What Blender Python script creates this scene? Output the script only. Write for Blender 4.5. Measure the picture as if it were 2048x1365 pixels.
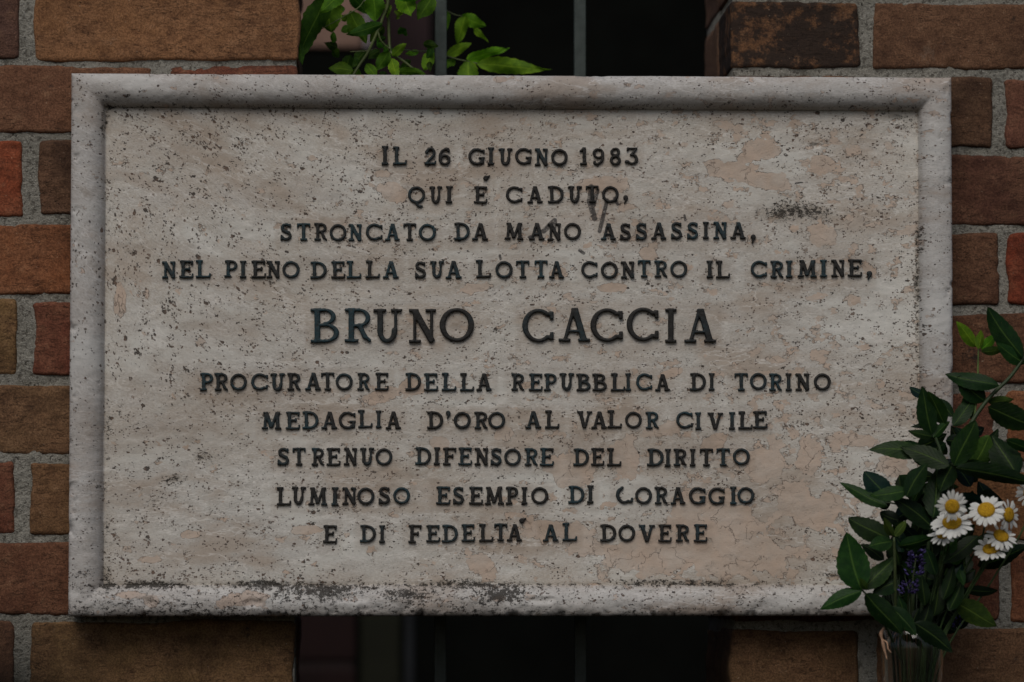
import bpy, math, random
import numpy as np
from mathutils import Vector, Matrix, Quaternion

for o in list(bpy.data.objects): bpy.data.objects.remove(o)
scene = bpy.context.scene
COL = scene.collection
R = math.radians

# ------------------------------------------------------------------ camera
S = 0.9 / 2048.0                 # metres per photo pixel on the face of the plaque
YP = -0.030                      # face of the panel; wall face is Y = 0, camera at negative Y
CAM = Vector((-0.142, YP - 3.5, -0.190))
TGT = Vector((0.0, YP, 0.0))
FWD = (TGT - CAM).normalized()
RGT = FWD.cross(Vector((0, 0, 1))).normalized()
UPV = RGT.cross(FWD).normalized()
LENS = 36.0 * (TGT - CAM).length / 0.9
cd = bpy.data.cameras.new("camera"); cam = bpy.data.objects.new("camera", cd)
COL.objects.link(cam); scene.camera = cam
cam.location = CAM
cam.rotation_euler = FWD.to_track_quat('-Z', 'Y').to_euler()
cd.lens = LENS; cd.sensor_width = 36; cd.clip_start = 0.05; cd.clip_end = 100
cd.dof.use_dof = True
cd.dof.focus_distance = (TGT - CAM).length + 0.0
cd.dof.aperture_fstop = 4.5

# ------------------------------------------------------------------ sky, sun, exposure
SUN_EL, SUN_AZ = 47.0, -12.0     # azimuth measured from the camera side (-Y), negative = from the left
world = bpy.data.worlds.new("World"); scene.world = world; world.use_nodes = True
nt = world.node_tree
bg = nt.nodes["Background"]
sky = nt.nodes.new("ShaderNodeTexSky"); sky.sky_type = 'NISHITA'; sky.sun_disc = False
sd = Vector((math.sin(R(SUN_AZ)) * math.cos(R(SUN_EL)), -math.cos(R(SUN_AZ)) * math.cos(R(SUN_EL)), math.sin(R(SUN_EL))))
sky.sun_elevation = R(SUN_EL); sky.sun_rotation = math.atan2(sd.x, sd.y)
sky.air_density = 1.0; sky.dust_density = 3.0; sky.ozone_density = 1.0
nt.links.new(sky.outputs[0], bg.inputs[0]); bg.inputs[1].default_value = 0.06
sl = bpy.data.lights.new("sun", 'SUN'); so = bpy.data.objects.new("sun", sl); COL.objects.link(so)
sl.energy = 1.5; sl.angle = R(38); sl.color = (1.0, 0.95, 0.88)
so.rotation_euler = sd.to_track_quat('Z', 'Y').to_euler(); so.location = (0, -3, 4)
vs = scene.view_settings
vs.view_transform = 'Standard'; vs.look = 'None'; vs.gamma = 1; vs.use_curve_mapping = False
vs.exposure = -0.3

# ------------------------------------------------------------------ helpers
KX = 36.0 / LENS / 2048.0
def at(px, py, Y):
    d = FWD + RGT * ((px - 1024) * KX) + UPV * ((682.5 - py) * KX)
    return CAM + d * ((Y - CAM.y) / d.y)
def proj(x, y, z):               # world arrays -> photo pixels
    dx, dy, dz = x - CAM.x, y - CAM.y, z - CAM.z
    w = dx * FWD.x + dy * FWD.y + dz * FWD.z
    u = (dx * RGT.x + dy * RGT.y + dz * RGT.z) / w / KX
    v = (dx * UPV.x + dy * UPV.y + dz * UPV.z) / w / KX
    return 1024 + u, 682.5 - v

def mesh_np(name, V, F, smooth=True):
    me = bpy.data.meshes.new(name)
    V = np.asarray(V, dtype=np.float32)
    if isinstance(F, np.ndarray):
        n, k = F.shape
        me.vertices.add(len(V)); me.vertices.foreach_set('co', V.ravel())
        me.loops.add(n * k); me.loops.foreach_set('vertex_index', F.astype(np.int32).ravel())
        me.polygons.add(n)
        me.polygons.foreach_set('loop_start', np.arange(0, n * k, k, dtype=np.int32))
        me.polygons.foreach_set('loop_total', np.full(n, k, dtype=np.int32))
    else:
        me.from_pydata([tuple(map(float, v)) for v in V], [], F)
    me.update(calc_edges=True)
    me.polygons.foreach_set('use_smooth', [smooth] * len(me.polygons))
    return me
def obj(name, me, mat=None, parent=None, loc=None, color=None):
    o = bpy.data.objects.new(name, me); COL.objects.link(o)
    if mat is not None and me is not None and not me.materials: me.materials.append(mat)
    if parent is not None: o.parent = parent
    if loc is not None: o.location = loc
    if color is not None: o.color = color
    return o
def tag(o, label, cat, group=None):
    o['label'] = label; o['category'] = cat
    if group: o['group'] = group
    return o
def empty(name, loc, label, cat, group=None):
    o = bpy.data.objects.new(name, None); COL.objects.link(o); o.location = loc
    o.empty_display_size = 0.02
    return tag(o, label, cat, group)
def addattr(me, name, arr):
    a = me.attributes.new(name, 'FLOAT_COLOR', 'POINT')
    a.data.foreach_set('color', np.asarray(arr, dtype=np.float32).ravel())

def vnoise(x, y, seed=0):        # smooth value noise, 0..1
    rs = np.random.RandomState(seed); T = rs.rand(256, 256)
    xi = np.floor(x).astype(int); yi = np.floor(y).astype(int)
    fx = x - xi; fy = y - yi
    fx = fx * fx * (3 - 2 * fx); fy = fy * fy * (3 - 2 * fy)
    a = T[xi & 255, yi & 255]; b = T[(xi + 1) & 255, yi & 255]
    c = T[xi & 255, (yi + 1) & 255]; d = T[(xi + 1) & 255, (yi + 1) & 255]
    return (a * (1 - fx) + b * fx) * (1 - fy) + (c * (1 - fx) + d * fx) * fy
def fbm(x, y, o=4, seed=0):
    s = 0; a = 0.5; t = 0
    for i in range(o):
        s = s + a * vnoise(x * 2 ** i + 17.3 * i, y * 2 ** i + 9.1 * i, seed + i); t += a; a *= 0.5
    return s / t

def tube_data(pts, rad, n=8):
    pts = [Vector(p) for p in pts]; V = []; F = []
    m = len(pts)
    for i, p in enumerate(pts):
        t = (pts[min(i + 1, m - 1)] - pts[max(i - 1, 0)]).normalized()
        a = t.cross(Vector((0.13, 1, 0.07))).normalized(); b = t.cross(a)
        r = rad[i] if hasattr(rad, '__len__') else rad
        for k in range(n):
            an = 2 * math.pi * k / n
            V.append(p + a * (math.cos(an) * r) + b * (math.sin(an) * r))
    for i in range(m - 1):
        for k in range(n):
            k2 = (k + 1) % n
            F.append((i * n + k, i * n + k2, (i + 1) * n + k2, (i + 1) * n + k))
    F.append(tuple(range(n - 1, -1, -1))); F.append(tuple((m - 1) * n + k for k in range(n)))
    return V, F
def spline(pts, n=6):            # Catmull-Rom through points
    P = [Vector(p) for p in pts]; P = [P[0] * 2 - P[1]] + P + [P[-1] * 2 - P[-2]]; out = []
    for i in range(1, len(P) - 2):
        for k in range(n):
            t = k / n; a, b, c, d = P[i - 1], P[i], P[i + 1], P[i + 2]
            out.append(0.5 * ((2 * b) + (c - a) * t + (2 * a - 5 * b + 4 * c - d) * t * t + (3 * b - a - 3 * c + d) * t ** 3))
    out.append(P[-2]); return out
def tube(name, pts, rad, mat, parent=None, n=8, color=None):
    V, F = tube_data(pts, rad, n)
    return obj(name, mesh_np(name, V, F), mat, parent, color=color)
def box_data(x0, x1, y0, y1, z0, z1):
    V = [(x0, y0, z0), (x1, y0, z0), (x1, y1, z0), (x0, y1, z0), (x0, y0, z1), (x1, y0, z1), (x1, y1, z1), (x0, y1, z1)]
    F = [(0, 1, 5, 4), (1, 2, 6, 5), (2, 3, 7, 6), (3, 0, 4, 7), (4, 5, 6, 7), (3, 2, 1, 0)]
    return V, F

# ------------------------------------------------------------------ node DSL
class N:
    def __init__(s, name):
        s.m = bpy.data.materials.new(name); s.m.use_nodes = True
        s.t = s.m.node_tree; s.b = s.t.nodes["Principled BSDF"]; s.out = s.t.nodes["Material Output"]
    def new(s, k, **kw):
        n = s.t.nodes.new(k)
        for a, v in kw.items(): setattr(n, a, v)
        return n
    def put(s, sock, v):
        if isinstance(v, bpy.types.NodeSocket): s.t.links.new(v, sock)
        elif isinstance(v, (tuple, list)) and len(v) == 3 and sock.type == 'RGBA': sock.default_value = (*v, 1)
        else: sock.default_value = v
    def math(s, op, a, b=0.0, c=None, clamp=False):
        n = s.new("ShaderNodeMath", operation=op); n.use_clamp = clamp
        s.put(n.inputs[0], a); s.put(n.inputs[1], b)
        if c is not None: s.put(n.inputs[2], c)
        return n.outputs[0]
    def mix(s, f, a, b, mode='MIX'):
        n = s.new("ShaderNodeMix", data_type='RGBA', blend_type=mode)
        s.put(n.inputs[0], f); s.put(n.inputs[6], a); s.put(n.inputs[7], b); return n.outputs[2]
    def ramp(s, v, lo, hi, a=0.0, b=1.0):
        n = s.new("ShaderNodeMapRange", interpolation_type='SMOOTHSTEP')
        s.put(n.inputs[0], v); s.put(n.inputs[1], lo); s.put(n.inputs[2], hi); s.put(n.inputs[3], a); s.put(n.inputs[4], b)
        return n.outputs[0]
    def coord(s): return s.new("ShaderNodeTexCoord").outputs['Object']
    def mapping(s, v, scale=(1, 1, 1), loc=(0, 0, 0), rot=(0, 0, 0)):
        n = s.new("ShaderNodeMapping"); s.put(n.inputs[0], v)
        s.put(n.inputs[1], loc); n.inputs[2].default_value = rot; n.inputs[3].default_value = scale
        return n.outputs[0]
    def noise(s, v, scale, detail=3, rough=0.5, dist=0.0):
        n = s.new("ShaderNodeTexNoise"); s.put(n.inputs['Vector'], v); s.put(n.inputs['Scale'], scale)
        n.inputs['Detail'].default_value = detail; n.inputs['Roughness'].default_value = rough
        n.inputs['Distortion'].default_value = dist
        return n.outputs[0]
    def noisec(s, v, scale, detail=2):
        n = s.new("ShaderNodeTexNoise"); s.put(n.inputs['Vector'], v); n.inputs['Scale'].default_value = scale
        n.inputs['Detail'].default_value = detail
        return n.outputs[1]
    def voro(s, v, scale, feature='F1', rnd=1.0):
        n = s.new("ShaderNodeTexVoronoi", feature=feature); s.put(n.inputs['Vector'], v)
        n.inputs['Scale'].default_value = scale; n.inputs['Randomness'].default_value = rnd
        return n.outputs['Distance']
    def attr(s, name):
        n = s.new("ShaderNodeAttribute"); n.attribute_name = name; return n
    def sep(s, c):
        n = s.new("ShaderNodeSeparateColor"); s.put(n.inputs[0], c); return n.outputs
    def warp(s, v, amt, scale, detail=3):
        c = s.noisec(v, scale, detail)
        n = s.new("ShaderNodeVectorMath", operation='MULTIPLY_ADD')
        s.t.links.new(c, n.inputs[0]); n.inputs[1].default_value = (amt,) * 3
        s.put(n.inputs[2], v); return n.outputs[0]
    def bump(s, h, dist, strength=1.0, prev=None):
        n = s.new("ShaderNodeBump"); s.put(n.inputs['Height'], h)
        n.inputs['Distance'].default_value = dist; n.inputs['Strength'].default_value = strength
        if prev is not None: s.t.links.new(prev, n.inputs['Normal'])
        return n.outputs[0]
    def fin(s, col, rough=0.8, normal=None, spec=0.5, metal=0.0):
        s.put(s.b.inputs['Base Color'], col); s.put(s.b.inputs['Roughness'], rough)
        s.put(s.b.inputs['Specular IOR Level'], spec); s.put(s.b.inputs['Metallic'], metal)
        if normal is not None: s.t.links.new(normal, s.b.inputs['Normal'])
        return s.m

# ------------------------------------------------------------------ materials
def mat_travertine():
    n = N("travertine"); P = n.coord()
    A = n.attr('masks'); a = n.sep(A.outputs['Color']); aA = A.outputs['Alpha']
    B = n.attr('masks2'); b = n.sep(B.outputs['Color']); bA = B.outputs['Alpha']
    FL = n.attr('flow').outputs['Vector']           # photo-pixel-like coordinates bent along the bedding
    patch, brown, grime_shade, smallp = a[0], a[1], a[2], aA
    pitd, smear, grey, rail = b[0], b[1], b[2], bA
    # tone
    big = n.noise(FL, 0.011, 4, 0.6)
    band = n.noise(n.mapping(FL, (0.006, 0.030, 1)), 1.0, 4, 0.6)
    fine = n.noise(n.mapping(FL, (0.18, 0.42, 1)), 1.0, 3, 0.7)
    col = n.mix(n.ramp(big, 0.35, 0.65), (0.530, 0.505, 0.455), (0.505, 0.455, 0.395))
    col = n.mix(n.ramp(band, 0.42, 0.68, 0, 0.7), col, (0.545, 0.520, 0.485))
    col = n.mix(n.math('MULTIPLY', grey, 0.8), col, (0.53, 0.525, 0.50))
    col = n.mix(n.ramp(fine, 0.42, 0.66, 0, 0.55), col, (0.68, 0.67, 0.64))
    col = n.mix(n.ramp(fine, 0.48, 0.30, 0, 0.50), col, (0.36, 0.32, 0.28))
    cloud = n.noise(n.mapping(FL, (0.0035, 0.009, 1), (1.7, 4.2, 0)), 1.0, 5, 0.62)
    col = n.mix(n.ramp(cloud, 0.50, 0.66, 0, 0.70), col, (0.41, 0.335, 0.27))
    col = n.mix(n.ramp(cloud, 0.49, 0.36, 0, 0.80), col, (0.665, 0.66, 0.62))
    vein = n.ramp(n.math('ABSOLUTE', n.math('SUBTRACT', n.noise(n.mapping(FL, (0.004, 0.013, 1), (7, 2, 0)), 1.0, 5, 0.6), 0.5)), 0.012, 0.0)
    col = n.mix(n.math('MULTIPLY', vein, 0.6), col, (0.74, 0.72, 0.68))
    # patches (dense calcite): big placed ones and small scattered ones
    pn = n.noise(n.warp(n.mapping(FL, (0.02, 0.02, 1)), 0.6, 2.0), 1.0, 5, 0.6)
    pv = n.math('ADD', patch, n.math('MULTIPLY', n.math('SUBTRACT', pn, 0.5), 2.1))
    sn = n.noise(n.warp(n.mapping(FL, (0.030, 0.042, 1)), 0.5, 3.0), 1.0, 4, 0.6)
    sv = n.math('ADD', n.math('SUBTRACT', sn, 0.675), n.math('MULTIPLY', smallp, 0.085))
    pall = n.math('MAXIMUM', n.math('SUBTRACT', pv, 0.5), n.math('MULTIPLY', sv, 2.0))
    pm = n.ramp(pall, -0.006, 0.02)
    edge = n.math('MULTIPLY', n.ramp(n.math('ABSOLUTE', pall), 0.035, 0.0), n.ramp(n.noise(FL, 0.05, 2), 0.38, 0.60))
    pcol = n.mix(n.ramp(n.noise(FL, 0.03, 4), 0.35, 0.7), (0.560, 0.445, 0.360), (0.520, 0.435, 0.365))
    pcol = n.mix(n.ramp(n.noise(FL, 0.30, 2), 0.5, 0.75, 0, 0.12), pcol, (0.36, 0.27, 0.21))
    pfade = n.ramp(n.noise(n.mapping(FL, (0.012, 0.012, 1), (9, 9, 0)), 1.0, 4), 0.38, 0.58, 0.70, 1.0)
    col = n.mix(n.math('MULTIPLY', pm, pfade), col, pcol)
    # cracks between dense lumps
    wv = n.warp(n.mapping(FL, (0.02, 0.02, 1)), 1.3, 1.6, 4)
    cr = n.voro(wv, 1.0, 'DISTANCE_TO_EDGE')
    crack = n.math('MULTIPLY', n.ramp(cr, 0.016, 0.003), n.math('MULTIPLY', n.ramp(patch, 0.25, 0.6), n.ramp(n.noise(FL, 0.022, 3), 0.46, 0.58)))
    # pits
    warped = n.warp(n.warp(FL, 4.5, 0.16, 2), 1.6, 0.6, 1)
    def spots(sx, sy, off, rmax, pw, dens):
        v = n.new("ShaderNodeTexVoronoi", feature='F1'); n.put(v.inputs['Vector'], n.mapping(warped, (sx, sy, 0.3), off)); v.inputs['Scale'].default_value = 1.0
        rc = n.math('POWER', n.sep(v.outputs['Color'])[0], pw)
        rr_ = n.math('MULTIPLY', n.math('MULTIPLY', rc, rmax), dens)
        return n.ramp(n.math('SUBTRACT', v.outputs['Distance'], rr_), 0.02, -0.06)
    cl = n.ramp(n.noise(FL, 0.035, 3, 0.7), 0.42, 0.60, 0.15, 1.5)
    dn = n.math('MULTIPLY', n.math('ADD', pitd, 0.35), cl)
    pit1 = spots(0.24, 0.36, (0, 0, 0), 0.58, 4.2, dn)
    pit2 = spots(0.10, 0.155, (5, 9, 0), 0.40, 8.0, dn)
    pit3 = spots(0.042, 0.075, (3, 1, 0), 0.30, 30.0, dn)
    p2 = n.noise(n.mapping(warped, (0.065, 0.12, 1), (3.3, 7.1, 0)), 1.0, 4, 0.75)
    pit4 = n.ramp(n.math('SUBTRACT', p2, n.math('SUBTRACT', 0.735, n.math('MULTIPLY', pitd, 0.09))), 0.0, 0.03)
    pits = n.math('MAXIMUM', n.math('MAXIMUM', n.math('MULTIPLY', pit1, 0.9), pit2), n.math('MAXIMUM', pit3, pit4))
    pits = n.math('MULTIPLY', pits, n.math('SUBTRACT', 1.0, n.math('MULTIPLY', pm, 0.88)))
    # dirt, and the shade painted into its masks
    gn = n.noise(n.mapping(warped, (0.085, 0.13, 1)), 1.0, 3, 0.7)
    gm = n.ramp(n.math('ADD', grime_shade, n.math('MULTIPLY', n.math('SUBTRACT', gn, 0.5), 3.0)), 0.66, 0.82)
    gm = n.math('MULTIPLY', gm, n.ramp(grime_shade, 0.02, 0.15))
    ghalo = n.math('MULTIPLY', n.ramp(grime_shade, 0.15, 0.8), n.ramp(n.noise(FL, 0.04, 4), 0.3, 0.65))
    bm = n.math('MULTIPLY', brown, n.ramp(n.noise(n.mapping(FL, (0.03, 0.07, 1)), 1.0, 5, 0.7), 0.25, 0.75, 0.35, 1.0))
    col = n.mix(n.math('MULTIPLY', bm, 0.85), col, n.mix(0.55, col, (0.24, 0.17, 0.115)))
    col = n.mix(n.math('MULTIPLY', bm, 0.40), col, (0.26, 0.19, 0.135))
    col = n.mix(n.math('MULTIPLY', edge, 0.75), col, (0.13, 0.10, 0.08))
    col = n.mix(n.math('MULTIPLY', crack, 0.65), col, (0.15, 0.12, 0.10))
    pc = n.mix(n.ramp(n.noise(FL, 0.09, 1), 0.4, 0.62), (0.040, 0.030, 0.024), (0.13, 0.080, 0.055))
    col = n.mix(n.math('MULTIPLY', pits, 0.92), col, pc)
    col = n.mix(n.math('MULTIPLY', ghalo, n.math('MULTIPLY_ADD', rail, -0.25, 0.45)), col, (0.24, 0.195, 0.145))
    col = n.mix(n.math('MULTIPLY', gm, 0.92), col, (0.030, 0.026, 0.021))
    col = n.mix(rail, col, n.mix(1.0, col, (0.86, 0.865, 0.90), 'MULTIPLY'))
    sm = n.math('MULTIPLY', n.ramp(smear, 0.25, 0.7), n.ramp(n.noise(FL, 0.2, 4, 0.8), 0.30, 0.48))
    col = n.mix(n.math('MULTIPLY', sm, 0.88), col, (0.030, 0.028, 0.030))
    h = n.math('SUBTRACT', n.math('MULTIPLY', fine, 0.28), n.math('MULTIPLY', pits, 1.0))
    h = n.math('SUBTRACT', h, n.math('MULTIPLY', n.math('MAXIMUM', crack, edge), 0.35))
    h = n.math('ADD', h, n.math('MULTIPLY', n.noise(FL, 0.05, 4), 0.7))
    h = n.math('SUBTRACT', h, n.math('MULTIPLY', gm, 0.5))
    nor = n.bump(h, 0.0011, 0.9)
    return n.fin(col, 0.72, nor, 0.35)

def mat_brick():
    n = N("old_brick"); oi = n.new("ShaderNodeObjectInfo"); P0 = n.coord()
    P = n.new("ShaderNodeVectorMath", operation='ADD'); n.put(P.inputs[0], P0)
    rnd = n.math('MULTIPLY', oi.outputs['Random'], 37.0)
    cx = n.new("ShaderNodeCombineXYZ"); n.put(cx.inputs[0], rnd); n.put(cx.inputs[1], rnd); n.put(cx.inputs[2], rnd)
    n.put(P.inputs[1], cx.outputs[0]); P = P.outputs[0]
    base = oi.outputs['Color']
    # noise works in metres: 1 px of the photo = 0.44 mm
    big = n.noise(P, 22, 4, 0.6); mid = n.noise(n.mapping(P, (1, 1, 1.3), rot=(0, 0.5, 0)), 80, 5, 0.62)
    fin_ = n.noise(P, 620, 4, 0.8)
    col = n.mix(n.ramp(big, 0.35, 0.68, 0, 0.75), base, n.mix(0.45, base, (0.24, 0.13, 0.075)))
    col = n.mix(n.ramp(mid, 0.55, 0.30, 0, 0.5), col, n.mix(1.0, col, (0.42, 0.36, 0.36), 'MULTIPLY'))
    col = n.mix(n.ramp(mid, 0.55, 0.78, 0, 0.45), col, n.mix(0.6, col, (0.40, 0.25, 0.15)))
    col = n.mix(n.ramp(fin_, 0.38, 0.62), n.mix(1.0, col, (0.66, 0.62, 0.60), 'MULTIPLY'), n.mix(1.0, col, (1.32, 1.30, 1.28), 'MULTIPLY'))
    soot = n.noise(n.mapping(P, (1, 1, 1), (8, 3, 1)), 15, 5, 0.65)
    col = n.mix(n.ramp(soot, 0.50, 0.72, 0, 0.7), col, n.mix(1.0, col, (0.38, 0.36, 0.38), 'MULTIPLY'))
    salt = n.noise(n.mapping(P, (1, 1, 1), (2, 9, 4)), 30, 6, 0.75)
    col = n.mix(n.ramp(salt, 0.62, 0.74, 0, 0.22), col, (0.27, 0.22, 0.17))
    # blackened crust, amount from the alpha of the object colour
    st = n.noise(P, 38, 6, 0.72)
    amt = n.math('SUBTRACT', 1.0, oi.outputs['Alpha'])
    sm = n.ramp(n.math('ADD', st, n.math('MULTIPLY', amt, 0.36)), 0.66, 0.78)
    col = n.mix(n.math('MULTIPLY', sm, 0.88), col, (0.016, 0.013, 0.012))
    # lighter salt bloom flecks and little dark voids
    v = n.ramp(n.noise(P, 160, 3, 0.75), 0.68, 0.76)
    col = n.mix(n.math('MULTIPLY', v, 0.75), col, (0.02, 0.013, 0.01))
    sp = n.ramp(n.noise(n.mapping(P, (1, 1, 1), (4, 4, 4)), 420, 2, 0.6), 0.70, 0.76)
    col = n.mix(n.math('MULTIPLY', sp, 0.35), col, (0.5, 0.40, 0.30))
    # fold marks of hand-moulded brick
    wl = n.noise(n.warp(n.mapping(P, (0.5, 0.5, 2.2), rot=(0, -0.35, 0)), 0.01, 60), 75, 4, 0.6)
    fold = n.ramp(n.math('ABSOLUTE', n.math('SUBTRACT', wl, 0.5)), 0.012, 0.0)
    fold = n.math('MULTIPLY', fold, n.ramp(big, 0.42, 0.6))
    col = n.mix(n.math('MULTIPLY', fold, 0.5), col, (0.03, 0.018, 0.012))
    h = n.math('ADD', n.math('MULTIPLY', mid, 1.6), n.math('MULTIPLY', fin_, 0.55))
    h = n.math('SUBTRACT', h, n.math('ADD', n.math('MULTIPLY', v, 0.8), n.math('MULTIPLY', fold, 0.5)))
    return n.fin(col, 0.88, n.bump(h, 0.0014, 0.9), 0.25)

def mat_mortar():
    n = N("mortar"); P = n.coord()
    g = n.noise(P, 900, 2, 0.6); m = n.noise(P, 260, 4, 0.7); b = n.noise(P, 25, 3)
    col = n.mix(n.ramp(b, 0.35, 0.65), (0.235, 0.228, 0.198), (0.295, 0.285, 0.252))
    col = n.mix(n.ramp(g, 0.52, 0.66, 0, 0.6), col, (0.46, 0.45, 0.41))
    col = n.mix(n.ramp(m, 0.50, 0.36, 0, 0.85), col, (0.10, 0.092, 0.078))
    v = n.ramp(n.noise(P, 380, 2, 0.6), 0.66, 0.72)
    col = n.mix(n.math('MULTIPLY', v, 0.85), col, (0.035, 0.03, 0.025))
    h = n.math('SUBTRACT', n.math('ADD', n.math('MULTIPLY', m, 1.8), n.math('MULTIPLY', g, 0.5)), v)
    return n.fin(col, 0.95, n.bump(h, 0.0022, 1.0), 0.15)

def mat_bronze():
    n = N("patinated_bronze"); oi = n.new("ShaderNodeObjectInfo")
    geo = n.new("ShaderNodeNewGeometry").outputs['Position']
    r = oi.outputs['Random']
    big = n.noise(geo, 42, 3, 0.6); f = n.noise(geo, 420, 3, 0.65)
    t = n.math('ADD', n.math('MULTIPLY', n.math('SUBTRACT', big, 0.5), 2.4), n.math('ADD', n.sep(oi.outputs['Color'])[0], n.math('MULTIPLY', n.math('SUBTRACT', r, 0.5), 0.7)))
    t = n.math('MULTIPLY', n.ramp(t, 0.1, 1.0), n.ramp(f, 0.30, 0.62, 0.25, 1.0))
    col = n.mix(t, (0.017, 0.016, 0.015), (0.015, 0.042, 0.054))
    col = n.mix(n.ramp(f, 0.62, 0.78, 0, 0.3), col, (0.07, 0.115, 0.125))
    h = n.math('ADD', f, n.math('MULTIPLY', n.noise(geo, 150, 3), 1.2))
    return n.fin(col, n.ramp(f, 0.3, 0.7, 0.45, 0.70), n.bump(h, 0.0006, 0.8), 0.32)

def mat_leaf(name, vein, rough, trans, gloss=0.4):
    n = N(name); oi = n.new("ShaderNodeObjectInfo"); base = oi.outputs['Color']
    a = n.sep(n.attr('leafuv').outputs['Color']); u, v = a[0], a[1]   # u: |across| 0..1, v: along 0..1
    P = n.coord()
    mid = n.ramp(u, 0.085, 0.02)
    # side veins: slanting lines rising from the midrib
    ph = n.math('SUBTRACT', n.math('MULTIPLY', v, 9.0), n.math('MULTIPLY', u, 2.6))
    sv = n.math('ABSOLUTE', n.math('SUBTRACT', n.math('FRACT', ph), 0.5))
    side = n.math('MULTIPLY', n.ramp(sv, 0.07, 0.0), 0.55)
    nz = n.noise(P, 120, 4, 0.6)
    col = n.mix(n.ramp(nz, 0.35, 0.7), n.mix(1.0, base, (0.68, 0.72, 0.8), 'MULTIPLY'), n.mix(1.0, base, (1.3, 1.22, 1.0), 'MULTIPLY'))
    col = n.mix(n.math('MULTIPLY', side, vein), col, n.mix(1.0, base, (0.45, 0.5, 0.5), 'MULTIPLY'))
    col = n.mix(n.math('MULTIPLY', mid, 0.75), col, n.mix(0.35, n.mix(1.0, base, (2.4, 2.0, 1.5), 'MULTIPLY'), (0.12, 0.19, 0.04)))
    age = n.ramp(n.noise(P, 260, 4, 0.7), 0.66, 0.74)
    col = n.mix(n.math('MULTIPLY', age, 0.55), col, (0.11, 0.085, 0.025))
    col = n.mix(n.math('MULTIPLY', n.ramp(n.math('ADD', u, n.math('MULTIPLY', nz, 0.5)), 1.12, 1.30), 0.5), col, n.mix(1.0, base, (2.0, 1.5, 1.0), 'MULTIPLY'))
    h = n.math('SUBTRACT', n.math('MULTIPLY', nz, 0.35), n.math('ADD', n.math('MULTIPLY', side, 0.6), n.math('MULTIPLY', mid, 0.4)))
    n.fin(col, rough, n.bump(h, 0.0006, 0.7), gloss)
    tr = n.new("ShaderNodeBsdfTranslucent"); n.put(tr.inputs[0], n.mix(1.0, col, (1.7, 1.9, 0.6), 'MULTIPLY'))
    mx = n.new("ShaderNodeMixShader"); mx.inputs[0].default_value = trans
    n.t.links.new(n.b.outputs[0], mx.inputs[1]); n.t.links.new(tr.outputs[0], mx.inputs[2])
    n.t.links.new(mx.outputs[0], n.out.inputs[0])
    return n.m

def mat_plain(name, col, rough=0.6, spec=0.4, var=0.35, sc=60, bump=0.0004, use_color=False):
    n = N(name); P = n.coord()
    base = n.new("ShaderNodeObjectInfo").outputs['Color'] if use_color else col
    z = n.noise(P, sc, 4, 0.65); z2 = n.noise(P, sc * 9, 2)
    c = n.mix(n.ramp(z, 0.3, 0.7), n.mix(1.0, base, (1 - var,) * 3, 'MULTIPLY'), n.mix(1.0, base, (1 + var,) * 3, 'MULTIPLY'))
    return n.fin(c, rough, n.bump(n.math('ADD', z, n.math('MULTIPLY', z2, 0.4)), bump, 0.8), spec)

def mat_iron():
    n = N("painted_iron"); P = n.coord()
    z = n.noise(P, 120, 4, 0.65); z2 = n.noise(n.mapping(P, (1, 1, 0.35)), 60, 3, 0.6)
    c = n.mix(n.ramp(z, 0.3, 0.7), (0.028, 0.040, 0.037), (0.045, 0.060, 0.056))
    c = n.mix(n.ramp(z2, 0.70, 0.74), c, (0.16, 0.03, 0.02))
    return n.fin(c, 0.55, n.bump(z, 0.0006, 0.8), 0.4)

def mat_glass():
    n = N("clear_glass")
    n.fin((0.93, 0.96, 0.95), 0.06, None, 0.5)
    n.b.inputs['Transmission Weight'].default_value = 1.0; n.b.inputs['IOR'].default_value = 1.45
    return n.m
def mat_water():
    n = N("cloudy_water")
    n.fin((0.78, 0.82, 0.72), 0.12, None, 0.3)
    n.b.inputs['Transmission Weight'].default_value = 1.0; n.b.inputs['IOR'].default_value = 1.33
    return n.m
def mat_petal():
    n = N("white_petal"); a = n.sep(n.attr('leafuv').outputs['Color'])
    rib = n.math('ABSOLUTE', n.math('SINE', n.math('MULTIPLY', a[0], 9.0)))
    c = n.mix(n.ramp(rib, 0.3, 0.0, 0, 0.35), (0.80, 0.81, 0.78), (0.58, 0.60, 0.57))
    n.fin(c, 0.6, n.bump(rib, 0.0003, 0.7), 0.3)
    tr = n.new("ShaderNodeBsdfTranslucent"); n.put(tr.inputs[0], (0.75, 0.76, 0.72))
    mx = n.new("ShaderNodeMixShader"); mx.inputs[0].default_value = 0.2
    n.t.links.new(n.b.outputs[0], mx.inputs[1]); n.t.links.new(tr.outputs[0], mx.inputs[2])
    n.t.links.new(mx.outputs[0], n.out.inputs[0]); return n.m
def mat_disc():
    n = N("yellow_disc"); P = n.coord()
    v = n.voro(P, 1500); r = n.ramp(v, 0.0, 0.7)
    c = n.mix(r, (0.72, 0.45, 0.025), (0.36, 0.19, 0.01))
    return n.fin(c, 0.8, n.bump(n.math('SUBTRACT', 1.0, v), 0.0006, 1.0), 0.2)

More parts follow.
